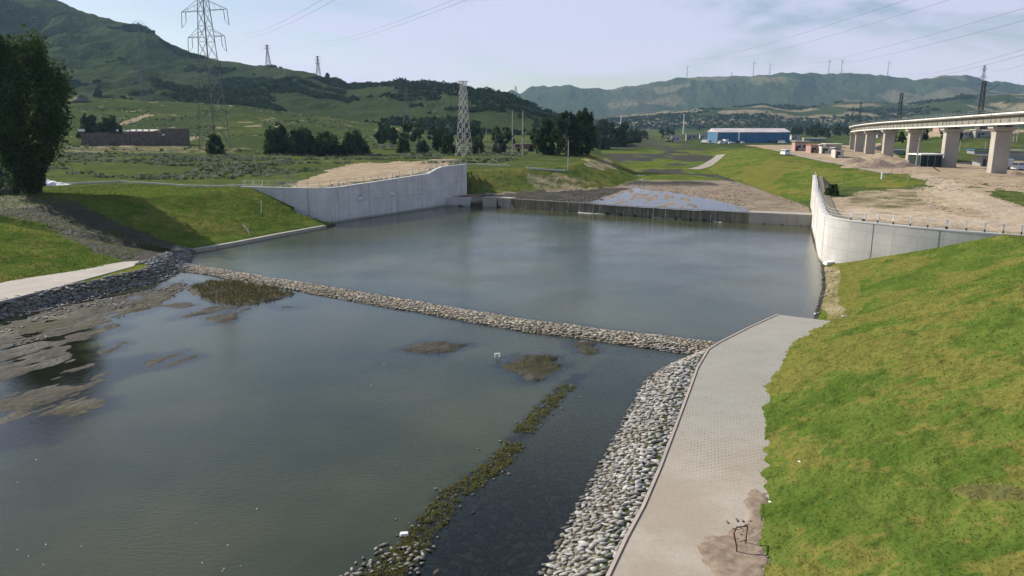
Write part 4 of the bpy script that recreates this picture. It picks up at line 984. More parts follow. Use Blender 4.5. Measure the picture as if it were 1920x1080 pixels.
rocks('field_rocks', X[:, 0], X[:, 1], X[:, 2]+.15, 1.1, stone_mat('field_rock', (.30, .29, .25), (.5, .48, .42)), 'pale rocks scattered over the green slope behind the compound', 'rocks')
def blades(name, n, x0, x1, y0, y1, cond, hgt, wid, m, label, cat, pw=1.0, spread=.9):
    X = RNG.uniform(x0, x1, n); Y = y0+(y1-y0)*RNG.uniform(0, 1, n)**pw; h, i = hfun(X, Y, True); k = cond(X, Y, h, i); X, Y, h = X[k], Y[k], h[k]; n = len(X)
    a = RNG.uniform(0, 6.28, n); hh = hgt*RNG.uniform(.5, 1.3, n); w = wid*RNG.uniform(.7, 1.3, n)*(1+Y/70)
    lx, ly = RNG.normal(0, spread, n)*hh, RNG.normal(0, spread, n)*hh
    b = np.stack([X, Y, h-.01], -1); u = np.stack([np.cos(a)*w, np.sin(a)*w, 0*a], -1); t = np.stack([X+lx, Y+ly, h+hh], -1)
    V = np.stack([b-u, b+u, t], 1).reshape(-1, 3); me = npmesh(name, V, np.arange(3*n).reshape(-1, 3)); 
    tone = np.clip(.12+.62*dryf(X, Y)*(X > 0)+.5*(fbm(X/1.3, Y/1.3, 3, 83)-.35)+RNG.normal(0, .2, n), 0, 1); setattr_f(me, 'rnd', np.repeat(tone, 3))
    return tag(link(name, me, m), label, cat, None, 'stuff')
M_grass = leaf_mat('grass_blades', (.060, .118, .018), (.25, .24, .075), .5)
RwXY = [(q.x-.68, q.y+.28) for q in Rw]
def lawnR(X, Y, h, i): return (i['dR'] > -.05) & (i['dr'] < 0) & (X < .74*Y+3) & ((Y > 56) | (sdist(X, Y, RwXY) > -.05-.55*fbm(X/.5, Y/.5, 2, 99)))
blades('grass', 130000, 5, 52, 17, 92, lawnR, .065, .018, M_grass, 'short green and straw coloured grass covering the right bank', 'grass', 1.5)
blades('grass', 60000, -105, -28, 50, 136, lambda X, Y, h, i: (i['dL'] > 1.5) & (h > 1.0) & (i['dL'] < 45) & (i['dl'] < 0) & (X > -.75*Y-3) & (i['dL'] > np.interp(Y, [0, 70, 80, 84, 88, 92], [10, 9, 6.5, 5, 4, 1])), .16, .03, M_grass, 'rough green grass on the left bank', 'grass')
xr = wpoly([(350, 538), (400, 527), (470, 529), (545, 551), (500, 566), (440, 574), (395, 562)])
blades('reeds', 16000, -40, -16, 60, 80, lambda X, Y, h, i: (pdist(X, Y, xr)+1.5*(fbm(X/1.2, Y/1.2, 3, 84)-.5) > 0), .34, .02, M_reed, 'patch of olive and rust coloured reeds beside the stone sill', 'reeds', 1.0, .4)
blades('reeds', 500, -30, 12, 56, 74, lambda X, Y, h, i: (fbm(X/2, Y/2, 3, 86) > .64) & (h < -.2), .30, .02, M_leafD, 'sparse dark reed stems standing in the shallow water by the sill', 'reeds')
def c_weed(X, Y, h, i):
    s_ = (Y-22)/23.; d = np.abs(i['dWd']); w = .72-.30*s_+.5*(fbm(X/1.5, Y/1.5, 3, 87)-.5)
    return (Y < 44.6) & (Y > 17) & (d < w) & (fbm(X/2.0+3, Y/1.4, 3, 88) > .34)
X = RNG.uniform(-9, 6, 60000); Y = RNG.uniform(17, 45, 60000); h, i = hfun(X, Y, True); k = c_weed(X, Y, h, i); Cw = np.stack([X[k], Y[k], np.maximum(h[k], -.02)], -1)[:850]
scrubmesh('waterweed', Cw, RNG.uniform(.10, .24, len(Cw)), 22, .055, M_weed, 'line of brown and green weeds growing out of the lower pool', 'waterweed', True, .8)
k = RNG.permutation(len(Cw))[:120]
rocks('pale_stones', Cw[k, 0]+RNG.normal(0, .4, 120), Cw[k, 1]+RNG.normal(0, .3, 120), Cw[k, 2]*0+.03, .16, M_st, 'small pale stones among the water weeds', 'stones')
X, Y, Z = scatter(-7, -3, 22, 26.5, .3, lambda X, Y, h, i: (fbm(X/1, Y/1, 2, 89) > .5) & (np.abs(i['dWd']) < 1.2))
rocks('pale_stones', X, Y, Z*0+.04, .26, M_st, 'heap of pale stones at the near end of the weed line', 'stones')
# ------------------------------------------------------------------ pylons
M_steel = simple('galvanised_steel', (.22, .23, .22), .6, .2, 1.0, metal=.3); M_steelW = simple('whitish_steel', (.50, .50, .48), .6, .1, 1.0)
M_steelF = simple('distant_steel', (.15, .17, .18), .7, .1); M_ins = simple('insulator', (.10, .10, .11), .4)
M_rust = simple('weathered_steel', (.07, .065, .05), .7, .4, .8, col2=(.26, .25, .22))
def pylon(label, loc, H_, prof, arms, m, rz, lw=.22, bw=.1, panels=9, ins=0, group=None, jump=False, platform=False):
    t = thing('pylon', label, 'pylon', loc, rz, group)
    def hw(z): return float(np.interp(z, [p[0]*H_ for p in prof], [p[1] for p in prof]))
    zs = [0]; 
    for k in range(panels): zs.append(H_*(1-(1-(k+1)/panels)**1.35))
    for sx in (-1, 1):
        for sy in (-1, 1):
            mb = MB()
            for a, b_ in zip(zs[:-1], zs[1:]): mb.bar((sx*hw(a), sy*hw(a), a-(.4 if a == 0 else 0)), (sx*hw(b_), sy*hw(b_), b_), lw)
            mb.build('leg', m, t)
    mb = MB()
    for i, (a, b_) in enumerate(zip(zs[:-1], zs[1:])):
        for q in range(4):
            c0 = [(-1, -1), (1, -1), (1, 1), (-1, 1)][q]; c1 = [(1, -1), (1, 1), (-1, 1), (-1, -1)][q]
            A1 = Vector((c0[0]*hw(a), c0[1]*hw(a), a)); A2 = Vector((c1[0]*hw(a), c1[1]*hw(a), a)); B1 = Vector((c0[0]*hw(b_), c0[1]*hw(b_), b_)); B2 = Vector((c1[0]*hw(b_), c1[1]*hw(b_), b_))
            if i == 0: mid = B1.lerp(B2, .5); mb.bar(A1, mid, bw).bar(A2, mid, bw)
            else: mb.bar(A1, B2, bw).bar(A2, B1, bw)
            mb.bar(B1, B2, bw)
    mb.build('bracing', m, t)
    for (z, span, rise) in arms:
        w = hw(z); mb = MB()
        for s_ in (-1, 1):
            tip = Vector((s_*span/2, 0, z))
            for sy in (-1, 1): mb.bar((s_*w, sy*w, z), tip, bw*1.3).bar((s_*w, sy*w, z+rise), tip, bw)
            for k in (.33, .66):
                x_ = s_*(w+(span/2-w)*k); yy = w*(1-k); mb.bar((x_, yy, z), (x_, -yy, z), bw*.7).bar((x_, yy, z), (x_, 0, z+rise*(1-k)), bw*.7)
        mb.build('crossarm', m, t)
        if ins:
            for s_ in (-1, 1):
                mb = MB(); x_ = s_*span/2
                if jump:
                    mb.bar((x_, 0, z), (x_+s_*.4, 0, z-ins), .2).bar((x_-s_*1.6, .2, z), (x_-s_*1.4, .2, z-ins*.65), .2).bar((x_+s_*.4, 0, z-ins), (x_-s_*1.4, .2, z-ins*.65), .1)
                else: mb.bar((x_, 0, z), (x_, 0, z-ins), .22)
                mb.build('insulator', M_ins, t)
    if platform:
        w = hw(H_); mb = MB()
        for s_ in (-1, 1): mb.bar((s_*w, 0, H_-2.0), (s_*platform, 0, H_+.1), bw).bar((0, s_*w, H_-2), (0, s_*platform, H_+.1), bw)
        mb.bar((-platform, -platform*.3, H_+.1), (platform, -platform*.3, H_+.1), lw*.9).bar((-platform, platform*.3, H_+.1), (platform, platform*.3, H_+.1), lw*.9)
        mb.build('top_frame', M_steel, t)
    return t
# the big left pylon
g1 = G(404, 281); k1 = g1.y
def zat(py, Y): return 16+Y*(-sP+(540-py)/FPX*cP)/(cP+(540-py)/FPX*sP)
z20, z70 = zat(20, k1)-g1.z, zat(69, k1)-g1.z; H1 = z20+13
hb = 48*k1/1418/2*.82; 
P1 = pylon('huge grey lattice pylon at upper left cut off by the top of the photo', g1, H1, [(0, hb), (z70/H1, 9.5*k1/1418), (1, 4*k1/1418)],
      [(z70, 80*k1/1440*1.08, 2.6), (z20, 99*k1/1440*1.08, 3.2), (z20+10.5, 70*k1/1440, 2.4)], M_rust, R(-22), .36, .12, 12, 5.0, jump=True)
g2 = G(870, 295); k2 = g2.y; H2 = zat(153, k2)-g2.z
P2 = pylon('whitish lattice pylon with a flared top frame above the left wall', g2, H2, [(0, 14.5*k2/1418*.8), (.5, 10*k2/1418*.7), (.9, 4.5*k2/1418), (1, 4*k2/1418)],
      [(H2*.84, 3.2, .8), (H2*.68, 3.4, .8)], M_steelW, R(40), .20, .12, 9, 1.0, platform=1.7)
for (px, pb, pt, wpx, arms_, lab, mm, K) in [
    (274, 190, 42, 14, [(.93, 30, .05), (.98, 24, .05)], 'distant Y-topped pylon on the left hillside, left of the huge pylon', M_steelF, None),
    (503, 122, 84, 8, [(.82, 14, .05), (.95, 10, .04)], 'tiny pylon on the skyline right of the huge pylon', M_steelF, None),
    (597, 140, 105, 7, [(.6, 12, .05), (.78, 14, .05), (.95, 9, .04)], 'tiny three-armed pylon on the hill skyline', M_steelF, None),
    (764, 254, 164, 18, [(.78, 24, .05), (.93, 22, .05)], 'faint grey lattice pylon standing before the wooded hill left of the white-legged pylon', M_steelF, None),
    (967, 172, 161, 4, [(.8, 7, .08)], 'minute pylon on the notch where the near hill meets the far range', M_steelF, None),
    (1836, 205, 122, 12, [(.72, 16, .04), (.90, 12, .04)], 'tall faint pylon rising behind the viaduct at upper right', M_steelF, None)]:
    g0 = G(px, pb); Y = g0.y; hh = zat(pt, Y)-g0.z; sc = Y/1418
    pylon(lab, g0, hh, [(0, wpx*sc/2), (.75, wpx*sc*.14), (1, wpx*sc*.10)], [(a*hh, w*sc, r_*hh) for a, w, r_ in arms_], mm, R(random.uniform(-10, 10)), max(.25, sc*.6), max(.12, sc*.32), 7, 0, 'pylons far away on the hills')
# ------------------------------------------------------------------ utility poles
M_pole = simple('concrete_pole', (.42, .40, .36), .9, .2, 1.0); M_wood = simple('wood_pole', (.16, .13, .10), .9, .25, 2.0)
def upole(label, px, pb, pt, w=.28, arm=1.6, m=M_pole, group=None, n=1, bands=True, lx=0):
    g0 = G(px, pb); h_ = zat(pt, g0.y)-g0.z; t = thing('utility_pole', label, 'utility pole', g0, R(random.uniform(-15, 15)), group)
    MB().tube([(0, 0, -.4), (lx*.5, 0, h_*.5), (lx, 0, h_)], [w*.6, w*.5, w*.38], 8).build('shaft', m, t)
    for k in range(n):
        MB().box((lx, -.14, h_-.35-k*.9), (arm, .1, .12)).build('crossarm', M_wood, t)
        mb = MB()
        for s_ in (-.9, 0, .9): mb.tube([(lx+s_*arm/2, -.14, h_-.29-k*.9), (lx+s_*arm/2, -.14, h_-.05-k*.9)], [.05, .07], 6)
        mb.build('insulator', M_ins, t)
    if bands: MB().tube([(lx*.25, 0, h_*.42), (lx*.27, 0, h_*.45)], w*.62, 8).build('band', M_foot, t)
    return t
t1 = upole('left one of the two tall pale twin poles beside the dark grove', 961, 292, 207, .34, .8)
t2 = upole('right one of the two tall pale twin poles beside the dark grove', 980, 292, 207, .34, .8)
upole('short pale utility pole standing on the far bare bank above the upstream channel', 1065, 319, 262, .24, 1.7)
upole('thin grey utility pole between the white-legged pylon and the twin poles', 912, 287, 240, .22, 1.4)
upole('leaning light pole under the viaduct in front of the third pier', 1717, 312, 256, .26, 1.6, n=2, lx=.3)
upole('thin dim pole left of the white-legged pylon', 846, 252, 236, .3, 2.2, M_wood)
def mast(label, px, pb, pt, w, m, group=None):
    g0 = G(px, pb); h_ = zat(pt, g0.y)-g0.z; t = thing('mast', label, 'mast', g0, 0, group)
    MB().tube([(0, 0, -.5), (0, 0, h_)], [w, w*.55], 8).build('shaft', m, t); MB().tube([(0, 0, h_-.6), (0, 0, h_+.3)], [w*1.6, w*1.3], 8).build('lamp_head', m, t); return t
mast('tall white floodlight mast left of the blue warehouse', 1281, 252, 215, .8, M_white)
mast('slim white mast in the valley left of the floodlight mast', 1164, 232, 217, 1.2, M_white)
for px, lab in ((1906, 'right'), (1900, 'middle'), (1893, 'left')): upole(lab+' one of three pale poles bunched right of the nearest viaduct pier', px, 266, 238, .4, .8, M_pole, 'three poles right of the nearest pier')
upole('thin pole on the green embankment between the two nearest piers', 1799, 284, 262, .22, .8, bands=False)
upole('slim pole on the embankment close left of the nearest pier', 1847, 282, 262, .22, .8, bands=False)
# ------------------------------------------------------------------ power lines
M_wire = simple('wire', (.13, .14, .16), .6, .05)
def wire(label, a, b_, sag, r=.035, group=None, n=26):
    pts = []
    for k in range(n+1):
        t = k/n; q = Vector(a).lerp(Vector(b_), t); q.z -= sag*4*t*(1-t); pts.append(q)
    o = MB().tube(pts, r, 4).build('power_line', M_wire); return tag(o, label, 'power line', group)
def wpx(px0, py0, Y0, px1, py1, Y1, sag, label, r=.04, group=None):
    return wire(label, Hh(px0, py0, Y0), Hh(px1, py1, Y1), sag, r, group)
grL = 'power lines in the sky over the left hills'; grR = 'power lines in the sky over the far range'
sset = [((452, 62, 900), (640, -22, 190), 'upper wire of the near pair rising from the left hill'), ((455, 68, 900), (660, -18, 190), 'lower wire of the near pair rising from the left hill'),
        ((598, 78, 1100), (880, -12, 220), 'upper wire of the pair in the sky left of centre'), ((600, 84, 1100), (900, -10, 220), 'lower wire of the pair in the sky left of centre')]
for i, (a, b_, lab) in enumerate(sset): wpx(*a, *b_, 4, lab, .05, grL)
rset = [((1290, 112), (1560, 30), (1760, -20)), ((1345, 112), (1640, 32), (1850, -22)), ((1475, 122), (1720, 55), (1990, -5)), ((1500, 126), (1760, 62), (1990, 20)),
        ((1690, 139), (1850, 104), (1990, 72)), ((1694, 144), (1850, 112), (1990, 83)), ((1850, 128), (1905, 114), (1990, 95))]
for i, (a, mid, b_) in enumerate(rset):
    wpx(a[0], a[1], 1500, b_[0], b_[1], 260, 6, ['highest', 'second', 'third', 'fourth', 'fifth', 'sixth', 'lowest'][i]+' of the long wires crossing the sky above the far range', .06, grR)
for i, dz in enumerate((0, .5)): wire('thin wire running right from the '+['left', 'right'][i]+' twin pole towards the valley', (t1 if i == 0 else t2).location+Vector((0, 0, 15.5-i)), Hh(1190, 226-i*2, 420), 2.5, .04)
# ------------------------------------------------------------------ wind turbines on the range
M_turb = simple('turbine_white', (.36, .42, .48), .6, .05)
turb = None
for i, (px, pt) in enumerate([(1288, 121), (1372, 132), (1412, 113), (1443, 117), (1553, 110), (1577, 109), (1664, 113)]):
    a, e = aE(px, 0), None
    Y = 4195.; px_a = (px-960)/FPX/(cP+(540-140)/FPX*sP); x = px_a*Y; z = hz(x, Y); hh = zat(pt+5, Y)-z
    t = thing('wind_turbine', 'white wind turbine on the far ridge, %s' % ['leftmost of the row', 'faint one, second from the left', 'third from the left', 'faint one, fourth from the left', 'left one of the close pair', 'right one of the close pair', 'rightmost of the row'][i], 'wind turbine', (x, Y, z), 0, 'wind turbines on the far ridge')
    MB().tube([(0, 0, -2), (0, 0, hh)], [2.6, 1.5], 8).build('tower', M_turb, t); MB().box((0, -2, hh+1), (4, 9, 4)).build('nacelle', M_turb, t)
    L = hh*.36; a0 = [0.1, .5, 1.57, .0, 1.3, .9, 1.57][i]
    for k in range(3):
        a_ = a0+k*2.0944; MB().bar((0, -7, hh+1), (math.cos(a_)*L, -7, hh+1+math.sin(a_)*L), 2.6, .8).build('blade', M_turb, t)
# ------------------------------------------------------------------ railway viaduct
piers = [(104.5, 115, 19.45, 4.6), (109, 147, 18.95, 4.4), (115, 179, 18.4, 4.3), (121.7, 211, 17.85, 4.1), (128.5, 243, 17.35, 4.0), (135.7, 274, 16.95, 3.2), (143.7, 305, 16.35, 2.8), (153.5, 336, 15.75, 2.6), (164.5, 366, 15.05, 2.5), (178, 396, 14.2, 2.5), (196, 423, 13.4, 2.5), (219, 446, 12.6, 2.5)]
tv = thing('railway_viaduct', 'long concrete railway viaduct curving away on tall piers at right', 'viaduct', (0, 0, 0))
M_deck = simple('sunlit_deck_edge', (.74, .73, .70), .8, .2, .8); M_bearing = simple('dark_deck', (.10, .095, .085), .9)  # deck edge colour brightened to carry sunlight on slab edge and flange
for i, (x, y, zt, zg) in enumerate(piers):
    a = piers[max(0, i-1)]; b_ = piers[min(len(piers)-1, i+1)]; d = Vector((b_[0]-a[0], b_[1]-a[1])).normalized(); rz = math.atan2(d.y, d.x)-math.pi/2
    top = zt-2.75; zb = hz(x, y)-.6
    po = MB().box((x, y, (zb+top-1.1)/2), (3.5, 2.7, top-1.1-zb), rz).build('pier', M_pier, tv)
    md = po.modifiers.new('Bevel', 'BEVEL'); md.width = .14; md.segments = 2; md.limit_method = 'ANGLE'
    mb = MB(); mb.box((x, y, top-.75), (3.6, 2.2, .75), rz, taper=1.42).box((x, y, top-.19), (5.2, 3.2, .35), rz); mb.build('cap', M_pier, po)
    mb = MB()
    for sx in (-1.3, 1.3):
        for sy in (-.8, .8):
            q = Vector((x, y, 0))+Vector((d.y, -d.x, 0))*sx+Vector((d.x, d.y, 0))*sy; MB().box((q.x, q.y, top+.12), (.8, .6, .26), rz).build('bearing', M_bearing, po)  # bearing blocks in their own dark colour
    pass
for i in range(len(piers)-1):
    A1, B1 = Vector(piers[i][:3]), Vector(piers[i+1][:3]); d = (B1-A1); L = d.length; d.normalize(); n = Vector((-d.y, d.x, 0)).normalized()   # n points left
    prof = [(-2.6, 0), (2.6, 0), (2.6, -.28), (1.75, -.42), (1.62, -1.75), (1.85, -1.95), (1.85, -2.38), (1.0, -2.38), (1.0, -1.9), (.75, -1.7), (.75, -.6), (-.75, -.6), (-.75, -1.7), (-1.0, -1.9), (-1.0, -2.38), (-1.85, -2.38), (-1.85, -1.95), (-1.62, -1.75), (-1.75, -.42), (-2.6, -.28)]
    v = []; a = A1+d*.12; b_ = B1-d*.12; k = len(prof)
    for q in (a, b_): v += [q+n*o+Vector((0, 0, z)) for o, z in prof]
    f = [(j, (j+1) % k, k+(j+1) % k, k+j) for j in range(k)]+[tuple(range(k)), tuple(range(2*k-1, k-1, -1))]
    mb = MB().add(v, f)
    mb2 = MB()
    for side in (1, -1):
        for t in np.arange(.08, .96, .14):
            q = a.lerp(b_, t)+n*side*1.72+Vector((0, 0, -1.12)); mb.box(q, (.16, .18, 1.4), math.atan2(d.y, d.x))
        e0 = a+n*side*2.62+Vector((0, 0, .12)); e1 = b_+n*side*2.62+Vector((0, 0, .12)); mb2.bar(e0, e1, .42)
        f0 = a+n*side*1.87+Vector((0, 0, -2.17)); f1 = b_+n*side*1.87+Vector((0, 0, -2.17)); mb2.bar(f0, f1, .5)  # pale bar paints the sunlit line along the bottom flange
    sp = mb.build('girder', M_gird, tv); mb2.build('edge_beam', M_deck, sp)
    mb = MB()
    for side in (1, -1):
        for t in np.linspace(0, 1, 12):
            q = a.lerp(b_, t)+n*side*2.6; mb.bar(q+Vector((0, 0, .2)), q+Vector((0, 0, 1.25)), .08)
        for z in (.75, 1.25): mb.bar(a+n*side*2.6+Vector((0, 0, z)), b_+n*side*2.6+Vector((0, 0, z)), .06)
    mb.build('parapet_rail', M_steel, tv)
    mb = MB()
    for s_ in (-.75, .75): mb.bar(a+n*s_+Vector((0, 0, .2)), b_+n*s_+Vector((0, 0, .2)), .12)
    mb.build('track_rail', M_steel, tv)
def deckpt(px):
    best = None
    for i in range(len(piers)-1):
        for t in np.linspace(0, 1, 60):
            q = Vector(piers[i][:3]).lerp(Vector(piers[i+1][:3]), t); x, _ = proj(q.x, q.y, q.z+3)
            if best is None or abs(x-px) < best[0]: best = (abs(x-px), q.copy(), (Vector(piers[i+1][:3])-Vector(piers[i][:3])).normalized())
    return best[1], best[2]
M_mast = simple('mast_steel', (.035, .037, .04), .7)
for i, (px, pt, lab) in enumerate([(1858, 152, 'nearest dark lattice catenary mast with a bracket arm on the viaduct'), (1699, 174, 'second dark lattice catenary mast along the viaduct'), (1618, 190, 'third catenary mast along the viaduct'), (1583, 200, 'farthest faint catenary mast on the viaduct bend')]):
    q, d = deckpt(px); n = Vector((-d.y, d.x, 0)); h_ = zat(pt, q.y)-q.z; w = .34
    t = thing('catenary_mast', lab, 'catenary mast', q+n*2.0+Vector((0, 0, -.3)), math.atan2(d.y, d.x)-math.pi/2, 'catenary masts on the viaduct')
    mb = MB(); hh = h_+.3; w = .42
    for sx in (-1, 1):
        for sy in (-1, 1): mb.bar((sx*w, sy*w, 0), (sx*w*.75, sy*w*.75, hh), .22)
    for k in range(9):
        z0, z1 = hh*k/9, hh*(k+1)/9; s0, s1 = w*(1-.4*k/9), w*(1-.4*(k+1)/9); sg = 1 if k % 2 else -1
        mb.bar((-sg*s0, -s0, z0), (sg*s1, -s1, z1), .06).bar((-sg*s0, s0, z0), (sg*s1, s1, z1), .09).bar((-s0, -sg*s0, z0), (-s1, sg*s1, z1), .09).bar((-s1, -s1, z1), (s1, -s1, z1), .09)
    mb.build('lattice_post', M_mast, t)
    MB().bar((0, 0, hh*.66), (3.4, 0, hh*.90), .11).bar((0, 0, hh*.88), (3.6, 0, hh*.90), .09).bar((0, 0, hh*.66), (3.0, 0, hh*.66), .08).build('bracket_arm', M_mast, t)
    MB().bar((-1.5, 0, hh*.92), (.2, 0, hh*.92), .1).build('rear_arm', M_mast, t)
# ------------------------------------------------------------------ buildings
M_blue = simple('blue_cladding', (.050, .15, .28), .6, .2, .5, stretch=(3, 3, .2)); M_roofp = simple('pale_roof', (.48, .44, .44), .7, .2, .15); M_glass = simple('dark_window', (.03, .035, .04), .25)
M_pink = simple('pink_plaster', (.42, .26, .24), .9, .2); M_cream = simple('cream_plaster', (.52, .50, .45), .9, .15); M_brickd = simple('dark_brick', (.12, .095, .08), .95, .35, 1.2)
M_roofr = simple('red_roof', (.30, .13, .11), .85, .25); M_blueroof = simple('blue_sheet_roof', (.03, .14, .48), .5, .1); M_grey = simple('grey_plaster', (.30, .30, .29), .9, .2); M_greenn = simple('green_netting', (.012, .030, .026), .9, .3)
def building(label, px, pb, wpx_, hpx, dep, wallm, roofm, rz=0, roof='gable', nw=4, door=True, cat='building', group=None, name='building', rh=None, loc=None):
    g0 = loc or G(px, pb); sc = g0.y/1418; w = wpx_*sc; h_ = hpx*sc; dp = dep
    t = thing(name, label, cat, g0+Vector((0, dp/2, 0)), rz, group)
    wl = MB().box((0, 0, h_/2-.5), (w, dp, h_+1)).build('wall', wallm, t)
    rh = rh if rh is not None else w*.08
    if roof == 'gable':
        o_ = .35; v = [(-w/2-o_, -dp/2-o_, h_+.03), (w/2+o_, -dp/2-o_, h_+.03), (w/2+o_, dp/2+o_, h_+.03), (-w/2-o_, dp/2+o_, h_+.03), (-w/2-o_, 0, h_+rh), (w/2+o_, 0, h_+rh)]
        MB().add(v, [(0, 1, 5, 4), (2, 3, 4, 5), (0, 4, 3), (1, 2, 5), (3, 2, 1, 0)]).build('roof', roofm, t)
    else:
        MB().box((0, -.2, h_+.65), (w+.8, dp+1.0, .28), 0, R(-3 if roof == 'shed' else 0)).build('roof', roofm, t)
    for k in range(nw):
        x = -w/2+w*(k+.5+(.5 if door else 0))/(nw+(1 if door else 0)); ww = min(1.6, w/(nw+1)*.55)
        f_ = MB().box((x, -dp/2-.02, h_*.55), (ww+.2, .08, min(1.6, h_*.4)+.2)).build('window', M_white, t); MB().box((x, -dp/2-.07, h_*.55), (ww, .04, min(1.6, h_*.4))).build('pane', M_glass, f_)
    if door: MB().box((-w/2+w*.5/(nw+1), -dp/2-.03, min(1.05, h_*.4)), (min(1.1, w*.2), .08, min(2.1, h_*.8))).build('door', M_foot, t)
    return t
# blue warehouse
g0 = G(1414, 268); sc = g0.y/1418
t = building('long blue clad warehouse with a pale roof on the valley floor', 1412, 268, 136, 19.5, 26, M_blue, M_roofp, R(-2), 'gable', 0, False, 'warehouse', name='warehouse', rh=2.6)
w = 136*sc; MB().box((-w*.19, -13.3, 19.5*sc/2), (1.0, .3, 19.5*sc)).build('white_downpipe', M_white, t); MB().box((-w/2+.5, -13.3, 19.5*sc/2), (1.1, .3, 19.5*sc)).build('white_downpipe', M_white, t)
for px, pb, wp_, hp_, wm, rm, lab, rf, nw in [
    (1503, 283, 26, 15, M_pink, M_roofp, 'pink plastered house at the left end of the roadside row', 'flat', 2), (1530, 287, 24, 15, M_pink, M_roofr, 'second pink house with a red roof in the roadside row', 'gable', 2),
    (1550, 288, 18, 13, M_cream, M_roofp, 'small white shed right of the pink houses', 'shed', 1), (1574, 296, 15, 15, M_cream, M_roofp, 'white door-fronted shed nearest the farthest piers', 'shed', 1),
    (1562, 283, 30, 10, M_grey, M_white, 'low grey building with a white roof edge behind the sheds', 'flat', 2), (1528, 266, 38, 5, M_grey, M_white, 'long low white roofed shed before the wood', 'flat', 3),
    (1268, 266, 18, 11, M_cream, M_roofp, 'small pale building left of the floodlight mast', 'flat', 2), (1298, 262, 22, 9, M_grey, M_roofp, 'grey block right of the floodlight mast', 'flat', 2),
    (1326, 260, 26, 8, M_cream, M_roofr, 'low cream building close left of the blue warehouse', 'flat', 3), (1492, 262, 16, 7, M_cream, M_white, 'white annex at the right end of the blue warehouse', 'shed', 1),
    (1818, 258, 36, 11, M_cream, M_white, 'low white house seen between the two nearest piers', 'flat', 5), (1842, 258, 28, 12, M_grey, M_cream, 'pale grey house close left of the nearest pier', 'flat', 1),
    (1782, 244, 44, 16, M_pink, M_roofr, 'pink apartment block behind the second pier', 'flat', 6), (1858, 243, 40, 14, M_brickd, M_roofr, 'dark brick block behind the nearest pier', 'flat', 4),
    (1843, 288, 34, 4, M_grey, M_blueroof, 'shed with a bright blue sheet roof beside the nearest pier', 'shed', 0), (1852, 312, 28, 17, M_grey, M_cream, 'grey flat-roofed hut at the foot of the nearest pier', 'flat', 1),
    (1680, 288, 30, 4, M_grey, M_white, 'low white-roofed shed between the fourth and fifth piers', 'flat', 2), (1655, 256, 22, 5, M_cream, M_white, 'tiny white building seen beyond the middle piers', 'flat', 2),
    (1905, 300, 40, 14, M_grey, M_grey, 'grey walled yard building at the right photo edge', 'flat', 0)]:
    building(lab, px, pb, wp_, hp_, max(4, wp_*.14), wm, rm, R(random.uniform(-8, 8)), rf, nw, nw > 0, group=None)
# netted pen / bus shelter between piers
g0 = G(1745, 313); sc = g0.y/1418; t = thing('netted_store', 'dark green netted store with a white roof edge between two piers', 'store', g0+Vector((0, 3, 0)), R(4))
MB().box((0, 0, 11*sc), (44*sc, 5, 22*sc)).build('netting', M_greenn, t); MB().box((0, -.1, 23*sc), (47*sc, 6, .35)).build('roof', M_white, t)
for x_ in (-.48, -.16, .16, .48): MB().box((x_*44*sc, -2.6, 11*sc), (.15, .15, 22*sc)).build('post', M_steel, t)
# walled compound at left
g0 = G(250, 272); sc = g0.y/1418; W1 = 186*sc
t = thing('walled_compound', 'dark brick walled compound with a low pale roof on the left plain', 'compound', g0, R(2))
mb = MB(); mb.box((-W1*.10, 0, 1.6), (W1*.80, .5, 23*sc+1)).box((-W1*.5, 10, 1.6), (.5, 20, 23*sc+1)); mb.build('wall', M_brickd, t)
MB().box((W1*.40, 2.5, 2.4), (41*sc, 5.5, 31*sc+1)).build('tower_house', M_brickd, t)
v = [(W1*.42-W1*.21, 0, 0)]
MB().box((W1*.03, 6, 26*sc), (52*sc, 6, .4), 0, R(5)).build('roof', M_cream, t)
hs = MB().box((W1*.03, 6.2, 12*sc), (50*sc, 5, 25*sc)).build('inner_house', simple('red_brick', (.20, .08, .05), .9), t)
for k in range(6): MB().box((W1*(-.14+k*.062), -.05, 23*sc+.75), (.55, .5, .7)).build('white_block', M_white, t)
MB().box((-W1*.49, -.2, 24*sc+.6), (2.0, .8, .9)).build('white_block', M_white, t); MB().box((W1*.31, -.32, 19*sc), (.9, .2, .6)).build('white_block', M_white, t)
# earth heap beside it
mb = MB(); 
def heap(label, loc, rx, ry, h_, m, seed, name='earth_mound', cat='mound'):
    rr = random.Random(seed); v = [(0, 0, h_)]; f = []; K_, Rn = 20, 6
    for j in range(1, Rn+1):
        for k in range(K_):
            a = 6.283*k/K_; q = j/Rn; w = 1+rr.uniform(-.12, .12); v.append((math.cos(a)*rx*q*w, math.sin(a)*ry*q*w, h_*(1-q)**1.2*(1+rr.uniform(-.15, .15))-.25*q))
    for k in range(K_): f.append((0, 1+k, 1+(k+1) % K_))
    for j in range(Rn-1):
        for k in range(K_): a = 1+j*K_; b_ = a+K_; f.append((a+k, b_+k, b_+(k+1) % K_, a+(k+1) % K_))
    o = MB().add(v, f).build(name, m, None, True, loc); return tag(o, label, cat)
M_dirt = simple('loose_earth', (.27, .20, .145), .95, .3, .8, bump=.6, col2=(.36, .28, .21)); M_darkdirt = simple('dark_earth', (.10, .085, .065), .95, .3, 1)
heap('dark round earth hump on the slope above the compound', G(152, 190), 8, 5, 5.0, M_darkdirt, 4)
heap('tan spoil heap below the fourth pier of the viaduct', G(1640, 314), 10, 5, 2.2, M_dirt, 5); heap('low tan spoil heap right of the white sheds', G(1603, 305), 7, 4, 1.6, M_dirt, 6)
